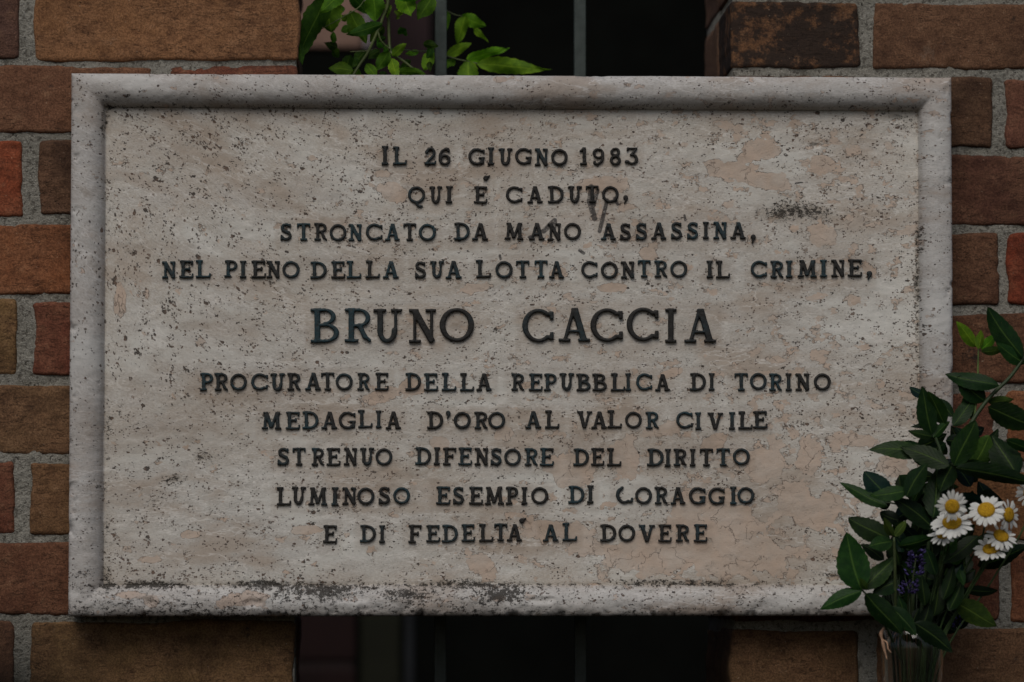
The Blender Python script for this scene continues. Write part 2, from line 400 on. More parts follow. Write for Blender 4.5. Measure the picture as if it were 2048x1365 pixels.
M = dict(stone=mat_travertine(), brick=mat_brick(), mortar=mat_mortar(), bronze=mat_bronze(),
         dark_leaf=mat_leaf("evergreen_leaf", 0.30, 0.42, 0.04, 0.10), vine_leaf=mat_leaf("vine_leaf", 0.9, 0.6, 0.35, 0.12),
         stem=mat_plain("green_stem", (0.06, 0.10, 0.025), 0.5, 0.4, use_color=True), iron=mat_iron(),
         glass=mat_glass(), water=mat_water(), petal=mat_petal(), disc=mat_disc(),
         purple=mat_plain("lavender_floret", (0.09, 0.06, 0.24), 0.7, 0.2, 0.5, 300, use_color=True),
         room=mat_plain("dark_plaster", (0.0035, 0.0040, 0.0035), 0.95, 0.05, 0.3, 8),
         generic=mat_plain("weathered_paint", (0.2, 0.2, 0.2), 0.8, 0.2, 0.2, 14, use_color=True),
         twine=mat_plain("dry_fibre", (0.42, 0.26, 0.17), 0.8, 0.2, 0.3, 200))

# ------------------------------------------------------------------ brick wall
OPL, OPR = 597.0, 1462.0                     # opening edges in the photo at the wall face
XL = at(OPL, 700, 0).x; XR = at(OPR, 700, 0).x
wall = empty("brick_wall", (0, 0, at(1024, 1700, 0).z), "old brown and red brick wall with wide grey mortar joints behind the stone plaque", "wall")
WL = wall.location
def in_wall(o):
    o.parent = wall; o.location = o.location - WL
# photo rows: top and bottom of each course
LROWS = [(-192, -50), (-36, 121), (131, 266), (282, 432), (447, 588), (602, 750), (769, 910), (925, 1070), (1086, 1228), (1243, 1400), (1415, 1560)]
RROWS = [(-160, -8), (6, 139), (157, 297), (312, 450), (468, 608), (628, 765), (785, 925), (942, 1082), (1100, 1243), (1261, 1402), (1418, 1560)]
C_ = dict(tan=(0.27, 0.150, 0.098), brown=(0.185, 0.108, 0.070), dbrown=(0.115, 0.064, 0.045), red=(0.27, 0.070, 0.038),
          orange=(0.25, 0.125, 0.068), dred=(0.150, 0.062, 0.045), olive=(0.17, 0.125, 0.070), purple=(0.120, 0.068, 0.058), ochre=(0.180, 0.110, 0.058))
def row(r, l): return (LROWS if l else RROWS)[r]
BR = []   # left?, row, x0, x1, colour, black
for x0, x1, c, k in [(-480, 40, 'brown', 0), (68, OPL, 'tan', 0)]: BR.append((1, 0, x0, x1, c, k))
BR += [(1, 1, -490, 36, 'purple', .15), (1, 1, 66, OPL, 'tan', .12),
       (1, 2, -245, 302, 'brown', .15), (1, 2, 336, 592, 'dred', .1),
       (1, 3, -470, 42, 'red', 0), (1, 3, 76, 596, 'purple', .2),
       (1, 4, -240, 300, 'orange', .1), (1, 4, 335, 592, 'brown', .1),
       (1, 5, -480, 35, 'olive', .1), (1, 5, 68, 596, 'dred', .2),
       (1, 6, -240, 305, 'brown', .15), (1, 6, 336, 592, 'brown', .1),
       (1, 7, -470, 30, 'dred', .1), (1, 7, 62, 596, 'ochre', .1),
       (1, 8, -230, 300, 'dred', .15), (1, 8, 336, 592, 'brown', .1),
       (1, 9, -480, 32, 'dbrown', .3), (1, 9, 62, 590, 'brown', .2),
       (1, 10, -240, 300, 'brown', .2), (1, 10, 336, 592, 'orange', .2),
       (0, 0, OPR, 1992, 'brown', .1), (0, 0, 2018, 2550, 'tan', .1),
       (0, 1, OPR, 1722, 'brown', .75), (0, 1, 1750, 2290, 'brown', .05),
       (0, 2, OPR, 1990, 'dbrown', .2), (0, 2, 2013, 2550, 'brown', .15),
       (0, 3, OPR, 1722, 'brown', .1), (0, 3, 1750, 2290, 'dbrown', .12),
       (0, 4, OPR, 1996, 'dbrown', .08), (0, 4, 2016, 2550, 'red', 0),
       (0, 5, OPR, 1722, 'brown', .1), (0, 5, 1750, 2290, 'dred', .2),
       (0, 6, OPR, 1987, 'dred', .1), (0, 6, 2012, 2550, 'orange', .1),
       (0, 7, OPR, 1722, 'brown', .1), (0, 7, 1750, 2290, 'orange', .15),
       (0, 8, OPR, 1995, 'dred', .1), (0, 8, 2018, 2550, 'orange', .1),
       (0, 9, OPR - 2, 1715, 'brown', .15), (0, 9, 1753, 2290, 'brown', .25),
       (0, 10, OPR, 1990, 'brown', .2), (0, 10, 2014, 2550, 'brown', .2)]
def make_brick(x0, x1, z0, z1, y0, y1, seed, color, step=0.0026, rr=0.0029):
    """worn brick: gridded face with noisy outline, rounded arris, dents; closed by a skirt"""
    rs = np.random.RandomState(seed)
    cx, cz = (x0 + x1) / 2, (z0 + z1) / 2; W, H = x1 - x0, z1 - z0
    nx, nz = max(8, int(W / step)), max(8, int(H / step))
    s = np.linspace(-1, 1, nx + 1); t = np.linspace(-1, 1, nz + 1)
    # pack rows towards the arris
    s = np.sign(s) * (1 - (1 - abs(s)) ** 1.15); t = np.sign(t) * (1 - (1 - abs(t)) ** 1.15)
    X, Z = np.meshgrid(s * W / 2, t * H / 2, indexing='ij')
    rc = rr * (0.9 + 0.9 * rs.rand())
    ax, az = W / 2 - rc, H / 2 - rc
    dx = np.maximum(abs(X) - ax, 0) / rc; dz = np.maximum(abs(Z) - az, 0) / rc
    hyp = np.hypot(dx, dz); f = np.where(hyp > 1e-6, np.maximum(dx, dz) / np.maximum(hyp, 1e-6), 1)
    both = (dx > 0) & (dz > 0)
    Xn = np.where(both, np.sign(X) * (ax + dx * f * rc), X); Zn = np.where(both, np.sign(Z) * (az + dz * f * rc), Z)
    ex = (abs(X) / (W / 2)) ** 10; ez = (abs(Z) / (H / 2)) ** 5
    o1 = seed * 3.7
    Xn = Xn + ex * np.sign(X) * ((fbm(Z / 0.030 + o1, np.sign(X) * 5 + 9, 5, seed) - 0.52) * 0.0060 + (fbm(Z / 0.004 + o1, np.sign(X) * 3 + 9, 2, seed + 1) - 0.5) * 0.0009)
    Zn = Zn + ez * np.sign(Z) * ((fbm(X / 0.055 + o1, np.sign(Z) * 5 + 31, 5, seed + 5) - 0.52) * 0.0062 + (fbm(X / 0.004 + o1, np.sign(Z) * 3 + 31, 2, seed + 6) - 0.5) * 0.0009)
    db = np.minimum(W / 2 - abs(X), H / 2 - abs(Z))
    rb = 0.0022; q = np.clip(1 - db / rb, 0, 1)
    drop = rb * (1 - np.sqrt(np.clip(1 - q * q, 0, 1))) * (0.6 + 0.8 * fbm(X / 0.012 + 3, Z / 0.012, 3, seed + 9))
    rel = (fbm(X / 0.035 + o1, Z / 0.028, 4, seed + 2) - 0.5) * 0.0030 + (fbm(X / 0.006, Z / 0.006, 3, seed + 3) - 0.5) * 0.0011
    chip = np.clip(fbm(X / 0.013 + 8, Z / 0.013 + 4, 3, seed + 4) - 0.66, 0, 1) * 0.018 * np.exp(-db / 0.006)
    tilt = X / W * (rs.rand() - .5) * 0.0016
    Y = y0 + drop + rel + chip + tilt - 0.0004 + (rs.rand() - 0.5) * 0.0012
    V = np.stack([Xn + cx, Y, Zn + cz], -1).reshape(-1, 3)
    idx = np.arange((nx + 1) * (nz + 1)).reshape(nx + 1, nz + 1)
    F = np.stack([idx[:-1, :-1], idx[1:, :-1], idx[1:, 1:], idx[:-1, 1:]], -1).reshape(-1, 4)
    ring = np.concatenate([idx[:, 0], idx[-1, 1:], idx[-2::-1, -1], idx[0, -2:0:-1]])
    m = len(ring); steps = max(2, int((y1 - y0) / 0.012)); base = len(V); VV = [V]; FF = [F]; prev = ring
    for k in range(1, steps + 1):
        P = V[ring].copy(); yy = y0 + 0.004 + (y1 - y0 - 0.004) * k / steps
        P[:, 1] = yy
        if k < steps:
            nrm = P - np.array([cx, 0, cz]); nrm[:, 1] = 0
            P += np.sign(nrm) * ((fbm(P[:, 2] / 0.02 + yy * 40, P[:, 0] / 0.02 + yy * 50, 3, seed)[:, None] - 0.5) * 0.0022) * np.array([1, 0, 1])
        cur = np.arange(base, base + m); VV.append(P); base += m
        FF.append(np.stack([prev, cur, np.roll(cur, -1), np.roll(prev, -1)], -1)); prev = cur
    V = np.concatenate(VV); F = np.concatenate(FF)
    c0 = np.array([cx, y0, cz]); me = mesh_np("brick", V - c0, F)
    o = obj("brick", me, M['brick'], None, loc=Vector(c0), color=color)
    in_wall(o); return o
rnd = random.Random(5)
def zrow(r, left, px):
    a, b = row(r, left); return at(px, b, 0).z, at(px, a, 0).z
for i, (l, r, x0, x1, c, k) in enumerate(BR):
    ref = 80 if l else 1980
    z0, z1 = zrow(r, l, ref)
    c3 = [v * (0.70 + 0.16 * rnd.random()) * (1.0 if l else 0.80) for v in C_[c]]; c3 = [c3[0] * 1.16, c3[1] * 1.0, c3[2] * 0.84]  # right side darker: weaker light there partly painted into the brick colour
    vis = not (x0 > 140 and x1 < 1900 and 2 <= r <= 8)
    make_brick(at(x0, 700, 0).x, at(x1, 700, 0).x, z0, z1, 0.0, 0.115, 100 + i, (*c3, 1 - k), step=0.0026 if vis else 0.006)
# back half of the wall along the two jambs of the opening
cyc = ['brown', 'orange', 'dbrown', 'tan', 'brown', 'dred', 'orange']
for l in (1, 0):
    for r in range(11):
        a, b = row(r, l); z1, z0 = at(80 if l else 1980, a, 0).z, at(80 if l else 1980, b, 0).z
        x0, x1 = (XL - 0.11, XL - 0.001) if l else (XR + 0.001, XR + 0.11)
        c3 = [v * (0.5 + 0.15 * rnd.random()) for v in C_[cyc[(r * 3 + l) % 7]]]
        make_brick(x0, x1, z0, z1, 0.129, 0.262, 300 + r + 20 * l, (*c3, 0.85), step=0.006)
# mortar: a slab each side of the opening, its face slightly behind the bricks
def mortar(x0, x1, z0, z1):
    st = 0.0032; nx, nz = int((x1 - x0) / st), int((z1 - z0) / st)
    X, Z = np.meshgrid(np.linspace(x0, x1, nx + 1), np.linspace(z0, z1, nz + 1), indexing='ij')
    Y = 0.0024 + (fbm(X / 0.02 + 50, Z / 0.02 + 50, 3, 3) - 0.5) * 0.0034 + (fbm(X / 0.0055 + 70, Z / 0.0055 + 50, 2, 7) - 0.5) * 0.0016
    V = np.stack([X, Y, Z], -1).reshape(-1, 3)
    idx = np.arange((nx + 1) * (nz + 1)).reshape(nx + 1, nz + 1)
    F = np.stack([idx[:-1, :-1], idx[1:, :-1], idx[1:, 1:], idx[:-1, 1:]], -1).reshape(-1, 4)
    ring = np.concatenate([idx[:, 0], idx[-1, 1:], idx[-2::-1, -1], idx[0, -2:0:-1]])
    P = V[ring].copy(); P[:, 1] = 0.258; cur = np.arange(len(V), len(V) + len(ring))
    V = np.concatenate([V, P]); F = np.concatenate([F, np.stack([ring, cur, np.roll(cur, -1), np.roll(ring, -1)], -1)])
    o = obj("mortar", mesh_np("mortar", V, F), M['mortar'], None, loc=Vector((0, 0, 0))); in_wall(o)
ZB, ZT = at(1024, 1575, 0).z, at(1024, -205, 0).z
mortar(at(-480, 700, 0).x, XL - 0.0028, ZB, ZT)
mortar(XR + 0.0028, at(2540, 700, 0).x, ZB, ZT)

# measured lettering: origin in the photo, then character and its box in quarter pixels
LINES = [
 (760, 280, "I14,66,48,200 L104,214,54,198 2:354,448,62,200 6:470,564,62,204 G706,838,66,202 I862,912,60,200 U950,1062,68,204 G1080,1214,64,200 N1238,1342,68,208 O1368,1500,72,206 1:1596,1656,58,200 9:1702,1794,66,204 8:1838,1928,62,202 3:1956,2066,61,199"),
 (760, 280, "Q222,362,372,508 U396,500,372,510 I526,578,370,506 E750,858,372,508 `826,882,282,328 C1006,1140,372,506 A1178,1302,370,506 D1344,1472,368,506 U1502,1616,370,504 T1646,1752,366,502 O1776,1910,370,504 ,1942,1984,442,504"),
 (550, 430, "S42,136,66,206 T174,284,68,206 R314,416,66,206 O436,570,74,210 N588,694,74,210 C726,860,70,206 A880,998,70,206 T1024,1130,68,208 O1150,1288,72,208 D1434,1560,62,202 A1576,1704,66,202"),
 (1010, 430, "M-4,146,62,198 A190,316,64,200 N340,446,66,206 O472,608,64,200 A766,888,66,200 S918,1008,66,202 S1046,1138,62,200 A1168,1290,60,196 S1326,1418,56,196 S1454,1546,56,196 I1584,1630,56,192 N1666,1772,56,194 A1802,1926,58,192 ,1962,2006,156,216"),
 (310, 505, "N58,164,72,208 E194,306,66,206 L328,446,62,204 P556,660,64,200 I680,730,68,206 E772,888,66,206 N892,998,68,206 O1018,1156,70,206 D1244,1376,74,210 E1410,1522,72,208 L1534,1650,68,208 L1686,1798,66,206 A1822,1950,70,208"),
 (800, 505, "S118,210,72,208 U242,354,70,208 A364,494,68,210 L610,728,60,202 O762,900,70,206 T928,1038,66,206 T1074,1182,64,204 A1192,1312,70,206 C1450,1582,70,206 O1606,1742,74,210 N1768,1876,72,208 T1900,2006,62,200"),
 (1260, 505, "R196,298,66,200 O322,458,66,202 I614,664,66,204 L688,800,66,206 C964,1096,66,202 R1122,1226,68,204 I1248,1300,66,202 M1340,1494,60,200 I1522,1576,60,198 N1610,1716,58,196 E1740,1856,56,194 ,1888,1936,148,210"),
 (600, 600, "B86,312,70,342 R356,566,70,338 U588,816,74,344 N872,1088,74,344 O1116,1392,66,336"),
 (1000, 600, "C178,432,72,340 A468,720,64,334 C724,986,68,336 C1014,1272,62,330 I1320,1412,70,342 A1474,1728,70,342"),
 (390, 735, "P40,148,46,186 R156,262,46,186 O282,414,50,184 C448,582,48,184 U602,720,48,188 R738,844,46,184 A880,1008,42,182 T1008,1116,42,184 O1126,1262,48,184 R1298,1396,46,184 E1440,1548,44,184 D1684,1810,44,186 E1832,1944,48,188"),
 (800, 735, "L334,450,44,188 L480,592,46,190 A610,734,48,186 R890,992,50,186 E1030,1140,50,188 P1152,1256,50,188 U1276,1394,46,186 B1412,1526,50,188 B1540,1656,50,188 L1686,1800,48,190 I1804,1848,48,188"),
 (1200, 735, "C288,418,48,186 A440,560,54,188 D718,848,46,188 I870,916,46,186 T1074,1186,46,188 O1200,1334,44,180 R1352,1454,50,188 I1486,1534,48,188 N1564,1676,48,186 O1710,1846,48,184"),
 (510, 810, "M52,210,56,196 E246,360,56,196 D380,510,52,194 A530,658,54,192 G670,806,54,194 L826,940,40,184 I968,1012,46,186 A1044,1168,52,194 D1378,1508,52,192 '1526,1566,44,106 O1590,1726,56,190 R1754,1860,56,192 O1866,2002,56,190"),
 (1020, 810, "A122,250,50,188 L280,394,44,188 V534,656,50,188 A650,776,52,190 L780,894,42,186 O920,1054,54,188 R1086,1190,56,192 C1330,1464,54,190 I1484,1530,60,198 V1578,1704,62,196 I1752,1800,58,198 L1826,1940,52,194 E1946,2060,50,188"),
 (510, 810, "S178,274,342,484 T298,406,344,484 R452,552,346,486 E572,684,346,486 N710,814,344,484 U842,956,344,484 O964,1098,348,484 D1282,1410,340,480 I1430,1478,340,480 F1502,1610,342,482 E1626,1736,342,482 N1756,1864,344,484 S1882,1974,344,484"),
 (1020, 810, "O-46,88,350,486 R116,220,348,486 E238,350,346,488 D506,632,350,488 E648,754,346,486 L776,890,346,488 D1096,1230,350,490 I1240,1286,352,494 R1308,1412,352,488 I1440,1484,352,490 T1516,1626,350,490 T1650,1760,348,488 O1784,1920,348,482"),
 (540, 965, "L54,168,38,184 U172,286,36,178 M306,458,40,184 I492,546,40,186 N580,688,40,178 O698,834,42,178 S866,962,34,174 O986,1120,40,174 E1328,1442,34,176 S1462,1554,34,176 E1592,1702,36,176 M1718,1872,34,178 P1886,1988,36,176"),
 (1020, 965, "I92,138,38,176 O170,306,38,174 D466,596,28,170 I618,668,24,168 c846,984,34,168 O1000,1134,38,174 R1158,1260,36,174 A1284,1404,38,174 G1432,1566,38,176 G1586,1718,40,178 I1762,1812,34,176 O1820,1954,38,170"),
 (540, 965, "E424,536,344,484 D720,848,342,480 I874,920,344,484 F1106,1212,340,486 E1250,1360,342,478 D1376,1504,340,482 E1532,1640,336,474 L1674,1786,332,474 T1790,1898,330,470 A1894,2016,334,470"),
 (1020, 965, "`74,132,284,328 A262,388,336,472 L420,536,324,468 D722,852,336,474 O868,1002,338,474 V1030,1160,340,476 E1186,1292,338,476 R1326,1432,338,474 E1470,1578,336,476"),
]

# ------------------------------------------------------------------ stone plaque
PX0, PX1 = at(141.5, 700, YP).x, at(1902, 700, YP).x
PZ1, PZ0 = at(1000, 151, YP - 0.012).z, at(1000, 1233, YP - 0.012).z
plaque = empty("memorial_plaque", (0, -0.004, PZ0), "large weathered travertine memorial plaque with moulded border and raised bronze lettering", "plaque")
def to_plaque(o): o.parent = plaque; o.location = Vector(o.location) - plaque.location
st = 2.5 * S
nx, nz = int((PX1 - PX0) / st), int((PZ1 - PZ0) / st)
X, Z = np.meshgrid(np.linspace(PX0, PX1, nx + 1), np.linspace(PZ0, PZ1, nz + 1), indexing='ij')
def edge_t(X, Z):    # photo-pixel distances from each outer edge
    return (X - PX0) / S, (PX1 - X) / S, (Z - PZ0) / S, (PZ1 - Z) / S
def height(X, Z):
    l, r, b, t = edge_t(X, Z)
    d = np.minimum(np.minimum(l, r * 1.03), np.minimum(b * 1.06, t * 1.02))
    d = d + (fbm(X / 0.03 + 40, Z / 0.03 + 40, 3, 21) - 0.5) * 2.4
    H = 36.0 * S; WID = 66.0
    h = np.where(d < 30, H * (0.62 + 0.38 * np.sqrt(np.clip(1 - ((30 - d) / 30) ** 2, 0, 1))),
                 H * np.clip(1 - (np.clip(d - 30, 0, None) / (WID - 30)) ** 2, 0, 1) ** 0.55)
    g = np.exp(-((d - WID - 1) / 3.0) ** 2) * 1.6 * S          # quirk groove where the roll meets the panel
    return h - g, d
Hh, Dd = height(X, Z)
l0, r0_, b0, t0 = edge_t(X, Z); out = np.minimum(np.minimum(l0, r0_), np.minimum(b0, t0))
Hh = Hh - np.clip(fbm(X / 0.010 + 3, Z / 0.010 + 8, 3, 71) - 0.60, 0, 1) * np.exp(-out / 8) * 0.028 - (fbm(X / 0.05, Z / 0.05, 3, 72) - 0.5) * 0.0012 * (Dd < 62)
und = (fbm(X / 0.05 + 11, Z / 0.04 + 5, 4, 31) - 0.5) * 0.0016 + (fbm(X / 0.007 + 11, Z / 0.005 + 5, 3, 33) - 0.5) * 0.0006
px, py = proj(X, np.full_like(X, YP - 0.006), Z)
def blob(cx, cy, rx, ry, ang=0, p=1.0):
    a = R(ang); dx, dy = px - cx, py - cy
    u = (dx * math.cos(a) + dy * math.sin(a)) / rx; v = (-dx * math.sin(a) + dy * math.cos(a)) / ry
    return np.exp(-(u * u + v * v) * 0.9 * p)
def line(x0, y0, x1, y1, w):
    dx, dy = x1 - x0, y1 - y0; L2 = dx * dx + dy * dy
    t = np.clip(((px - x0) * dx + (py - y0) * dy) / L2, 0, 1)
    return np.clip(1.3 - np.hypot(px - x0 - t * dx, py - y0 - t * dy) / w, 0, 1)
patch = np.zeros_like(X)
for b_ in [(1320, 1110, 150, 42, -6), (1480, 1110, 140, 50, 0), (1540, 925, 62, 40, -20), (1590, 1000, 62, 42, 30), (1625, 915, 42, 34, 10),
           (1150, 935, 62, 42, 10), (1245, 915, 34, 40, 0), (1400, 1010, 60, 30, 0), (1440, 1050, 90, 40, 0), (1110, 1060, 90, 26, 5),
           (770, 790, 62, 18, -20), (815, 775, 34, 18, 0), (945, 577, 40, 13, -12), (1013, 866, 26, 17, 0), (880, 885, 26, 20, 20), (965, 1133, 40, 24, 20),
           (762, 346, 22, 8, 10), (788, 388, 26, 20, 30), (1470, 345, 70, 20, 15), (1525, 300, 42, 26, 0), (1545, 360, 50, 18, 20), (1650, 468, 38, 28, 10),
           (1200, 372, 60, 20, 0), (1300, 505, 18, 12, 0), (1120, 545, 16, 12, 0), (1785, 936, 34, 32, 0), (1640, 1030, 60, 50, 0), (1705, 880, 60, 14, 0),
           (480, 1203, 54, 16, -10), (255, 1190, 36, 10, 0), (305, 1203, 14, 12, 0), (300, 1120, 26, 9, 0), (385, 1070, 24, 8, 0), (1000, 1197, 14, 7, 0),
           (240, 600, 14, 40, 0), (1000, 160, 14, 8, 0), (1330, 860, 50, 14, -20), (1430, 885, 40, 16, -30), (610, 1060, 34, 10, 0), (1190, 1095, 50, 24, 0),
           (1650, 330, 28, 16, 0), (1220, 575, 26, 8, 0), (1560, 720, 30, 12, 0), (1345, 745, 30, 10, -20), (1060, 770, 26, 10, 0)]:
    patch = np.maximum(patch, blob(*b_))
sx = np.clip((px - 650) / 700, 0, 1); smallp = np.clip(0.25 + 0.75 * sx, 0, 1) * (0.6 + 0.8 * fbm(px / 160, py / 120, 2, 77))
smallp *= np.where(Dd < 66, 0.45, 1)
foot0 = np.clip((py - 1208) / 24, 0, 1)  # painted shade: browns the down-facing part of the bottom rail
brown = 0.75 * blob(380, 870, 170, 42, -3) + 0.55 * blob(480, 800, 120, 30, 0) + 0.4 * blob(300, 760, 130, 40) + 0.5 * blob(1660, 505, 60, 26, 20) \
    + 0.9 * blob(911, 645, 14, 17) + 0.6 * blob(712, 545, 22, 16) + 0.35 * blob(480, 640, 120, 16, 8) + 0.6 * blob(390, 650, 34, 9) + 0.35 * blob(350, 300, 190, 60, 30) \
    + 0.5 * blob(690, 1160, 70, 16, -5) + 0.35 * blob(260, 1080, 60, 90) + 0.3 * blob(1000, 250, 420, 26) + 0.5 * blob(1560, 420, 60, 26) + 0.35 * blob(1500, 1160, 250, 14) \
    + 0.25 * blob(180, 1100, 30, 90) + 0.45 * blob(175, 860, 30, 60) + 0.5 * foot0
brown = np.clip(brown + 0.35 * np.clip(fbm(px / 130 + 4, py / 55 + 2, 3, 55) - 0.52, 0, 1) * 3, 0, 1)
l_, r_, b__, t_ = edge_t(X, Z)
# verdigris and dirt washed out around and below each letter
halo = np.zeros_like(X)
for ox, oy, txt in LINES:
    for tok in txt.split():
        a_, b_2, c_, d_ = [float(v) / 4 for v in tok[1:].lstrip(':').split(',')]
        x0_, x1_, y0_, y1_ = ox + a_ - 7, ox + b_2 + 7, oy + c_ - 5, oy + d_ + 13
        I = slice(max(0, int((px[:, 0] < x0_ - 8).sum())), int((px[:, 0] < x1_ + 8).sum()))
        sub = np.exp(-(np.clip(np.maximum(x0_ - px[I], px[I] - x1_), 0, 99) / 6) ** 2 - (np.clip(np.maximum(y0_ - py[I], py[I] - y1_), 0, 99) / 7) ** 2)
        halo[I] = np.maximum(halo[I], sub)
brown = np.clip(brown + 0.34 * halo * (0.3 + 1.2 * fbm(px / 24, py / 24, 3, 17)), 0, 1)
# dirt in quirk and corners, with shade painted under the top and bottom rolls
quirk = np.exp(-((Dd - 64) / 7.0) ** 2)
grime_shade = 0.66 * blob(1570, 420, 50, 20, -8) + 0.5 * blob(1640, 425, 36, 14) + 0.22 * blob(1600, 430, 110, 34) + 0.62 * blob(410, 912, 26, 12) + 0.7 * blob(345, 958, 36, 11) + 0.5 * blob(330, 1000, 44, 12) \
    + 0.75 * blob(300, 1168, 55, 8) + 0.7 * blob(520, 1165, 60, 8) + 0.68 * blob(1000, 1190, 46, 16) + 0.62 * blob(640, 1185, 80, 14) + 0.6 * blob(820, 1190, 45, 14) \
    + 0.55 * blob(165, 1150, 30, 14) + 0.6 * blob(215, 1150, 12, 30) + 0.5 * blob(215, 1060, 8, 50) + 0.66 * blob(1690, 1150, 70, 10) + 0.5 * blob(1350, 1165, 130, 7) \
    + 0.42 * blob(1836, 650, 6, 260) + 0.4 * blob(1832, 560, 7, 40) + 0.45 * blob(1842, 480, 16, 30) + 0.5 * blob(215, 860, 6, 80) + 0.5 * blob(915, 1165, 60, 9) + 0.4 * blob(1570, 335, 40, 6) \
    + 0.5 * blob(210, 245, 16, 40) + 0.45 * blob(1810, 245, 22, 22) + 0.4 * blob(190, 975, 26, 22) + 0.5 * blob(1590, 250, 10, 6) + 0.5 * blob(885, 226, 10, 5)
top = np.exp(-((py - 214) / 7) ** 2) * (Dd > 40) * (l_ > 70) * (r_ > 70)  # band under the top roll: dirt with its shade painted in
grime_shade = grime_shade + 0.33 * top + 0.12 * quirk * (0.4 + fbm(px / 60, py / 60, 3, 91)) + 0.2 * np.exp(-((py - 196) / 12) ** 2) * (l_ > 60) * (r_ > 60)
foot = np.clip((py - 1205) / 26, 0, 1)  # painted shade where the bottom rail rounds under
grime_shade = grime_shade + np.where(b__ < 64, 0.10 + 0.34 * fbm(px / 60 + 5, py / 22, 3, 93) + 0.20 * foot + 0.10 * np.clip((1300 - px) / 700, 0, 1), 0)
grime_shade = grime_shade + 0.16 * blob(700, 1166, 600, 9) + 0.14 * blob(1350, 1160, 400, 8)
grime_shade = np.clip(grime_shade, 0, 1)
pitd = 0.45 + 0.55 * np.clip((1250 - px) / 900, 0, 1) * np.clip((1000 - py) / 500, 0.4, 1) + 0.3 * np.clip((px - 1500) / 150, 0, 1)
pitd = pitd * (0.35 + 1.25 * fbm(px / 110 + 7, py / 70 + 3, 3, 66))
pitd = np.where(Dd < 66, pitd * 0.55, pitd) + 0.5 * blob(400, 1160, 300, 16) + 0.5 * blob(1400, 1190, 400, 14) + 0.9 * blob(1838, 640, 12, 280) + 0.4 * blob(700, 1190, 500, 20)
pitd = np.clip(pitd, 0, 1.3)
smear = np.zeros_like(X)
for ln in [(1183, 372, 1180, 405, 6), (1180, 400, 1190, 436, 7), (1196, 380, 1188, 410, 5), (1215, 400, 1200, 462, 5), (1110, 440, 1088, 462, 6), (1096, 455, 1058, 474, 3),
           (1112, 445, 1110, 462, 3), (1370, 430, 1372, 440, 3), (1160, 500, 1168, 506, 4), (1592, 366, 1606, 364, 2), (1000, 510, 1002, 518, 3), (1230, 396, 1236, 408, 4)]:
    smear = np.maximum(smear, line(*ln))
grey = np.clip(0.8 * blob(500, 1080, 400, 90) + 0.6 * blob(300, 960, 200, 60) + 0.5 * blob(600, 740, 500, 70) + 0.6 * blob(1500, 600, 300, 160) + 0.9 * (Dd < 60) * 0.7, 0, 1)
# bedding direction: slanting at the upper left, level at the lower left, loose at the right
wgt = np.clip((900 - px) / 500, 0, 1) * np.clip((760 - py) / 260, 0, 1)
wgt = wgt * wgt * (3 - 2 * wgt)
slope = 0.62 * wgt - 0.08 * (1 - wgt)
ang = 0.36 * np.clip((1100 - px) / 700, 0, 1) * np.clip((820 - py) / 400, 0, 1)
# rotate about a pivot by the (slowly varying) angle
rx0, ry0 = px - 700, py - 500
U = rx0 * np.cos(ang) + ry0 * np.sin(ang); Vv = -rx0 * np.sin(ang) + ry0 * np.cos(ang)
rough = np.clip((62 - b__) / 10, 0, 1)
Yp = YP - Hh + und + (rough * 0.0016 + (Dd < 60) * 0.0007) * (fbm(X / 0.012 + 3, Z / 0.009 + 3, 4, 41) - 0.5)
# chips knocked out of the top and bottom rails
for cx_, cy_, rx_, ry_ in [(1018, 163, 16, 8), (505, 1206, 22, 9), (296, 1206, 12, 10), (1080, 1200, 30, 8), (700, 1196, 40, 8), (1300, 1185, 26, 6), (1795, 235, 14, 9), (1632, 290, 10, 5)]:
    Yp = Yp + 0.0022 * np.clip(1.6 * np.exp(-(((px - cx_) / rx_) ** 2 + ((py - cy_) / ry_) ** 2)) + (fbm(px / 9, py / 9, 3, 12) - 0.5) - 0.35, 0, 1)
VV = np.stack([X, Yp, Z], -1).reshape(-1, 3)
idx = np.arange((nx + 1) * (nz + 1)).reshape(nx + 1, nz + 1)
F = np.stack([idx[:-1, :-1], idx[1:, :-1], idx[1:, 1:], idx[:-1, 1:]], -1)
Dc = (Dd[:-1, :-1] + Dd[1:, 1:]) / 2
m1 = np.stack([patch, brown, grime_shade, smallp], -1).reshape(-1, 4)
m2 = np.stack([pitd, smear, grey, (Dd < 66) * 1.0], -1).reshape(-1, 4)
fl = np.stack([U + 2000, Vv + 2000, np.zeros_like(U)], -1).reshape(-1, 3)
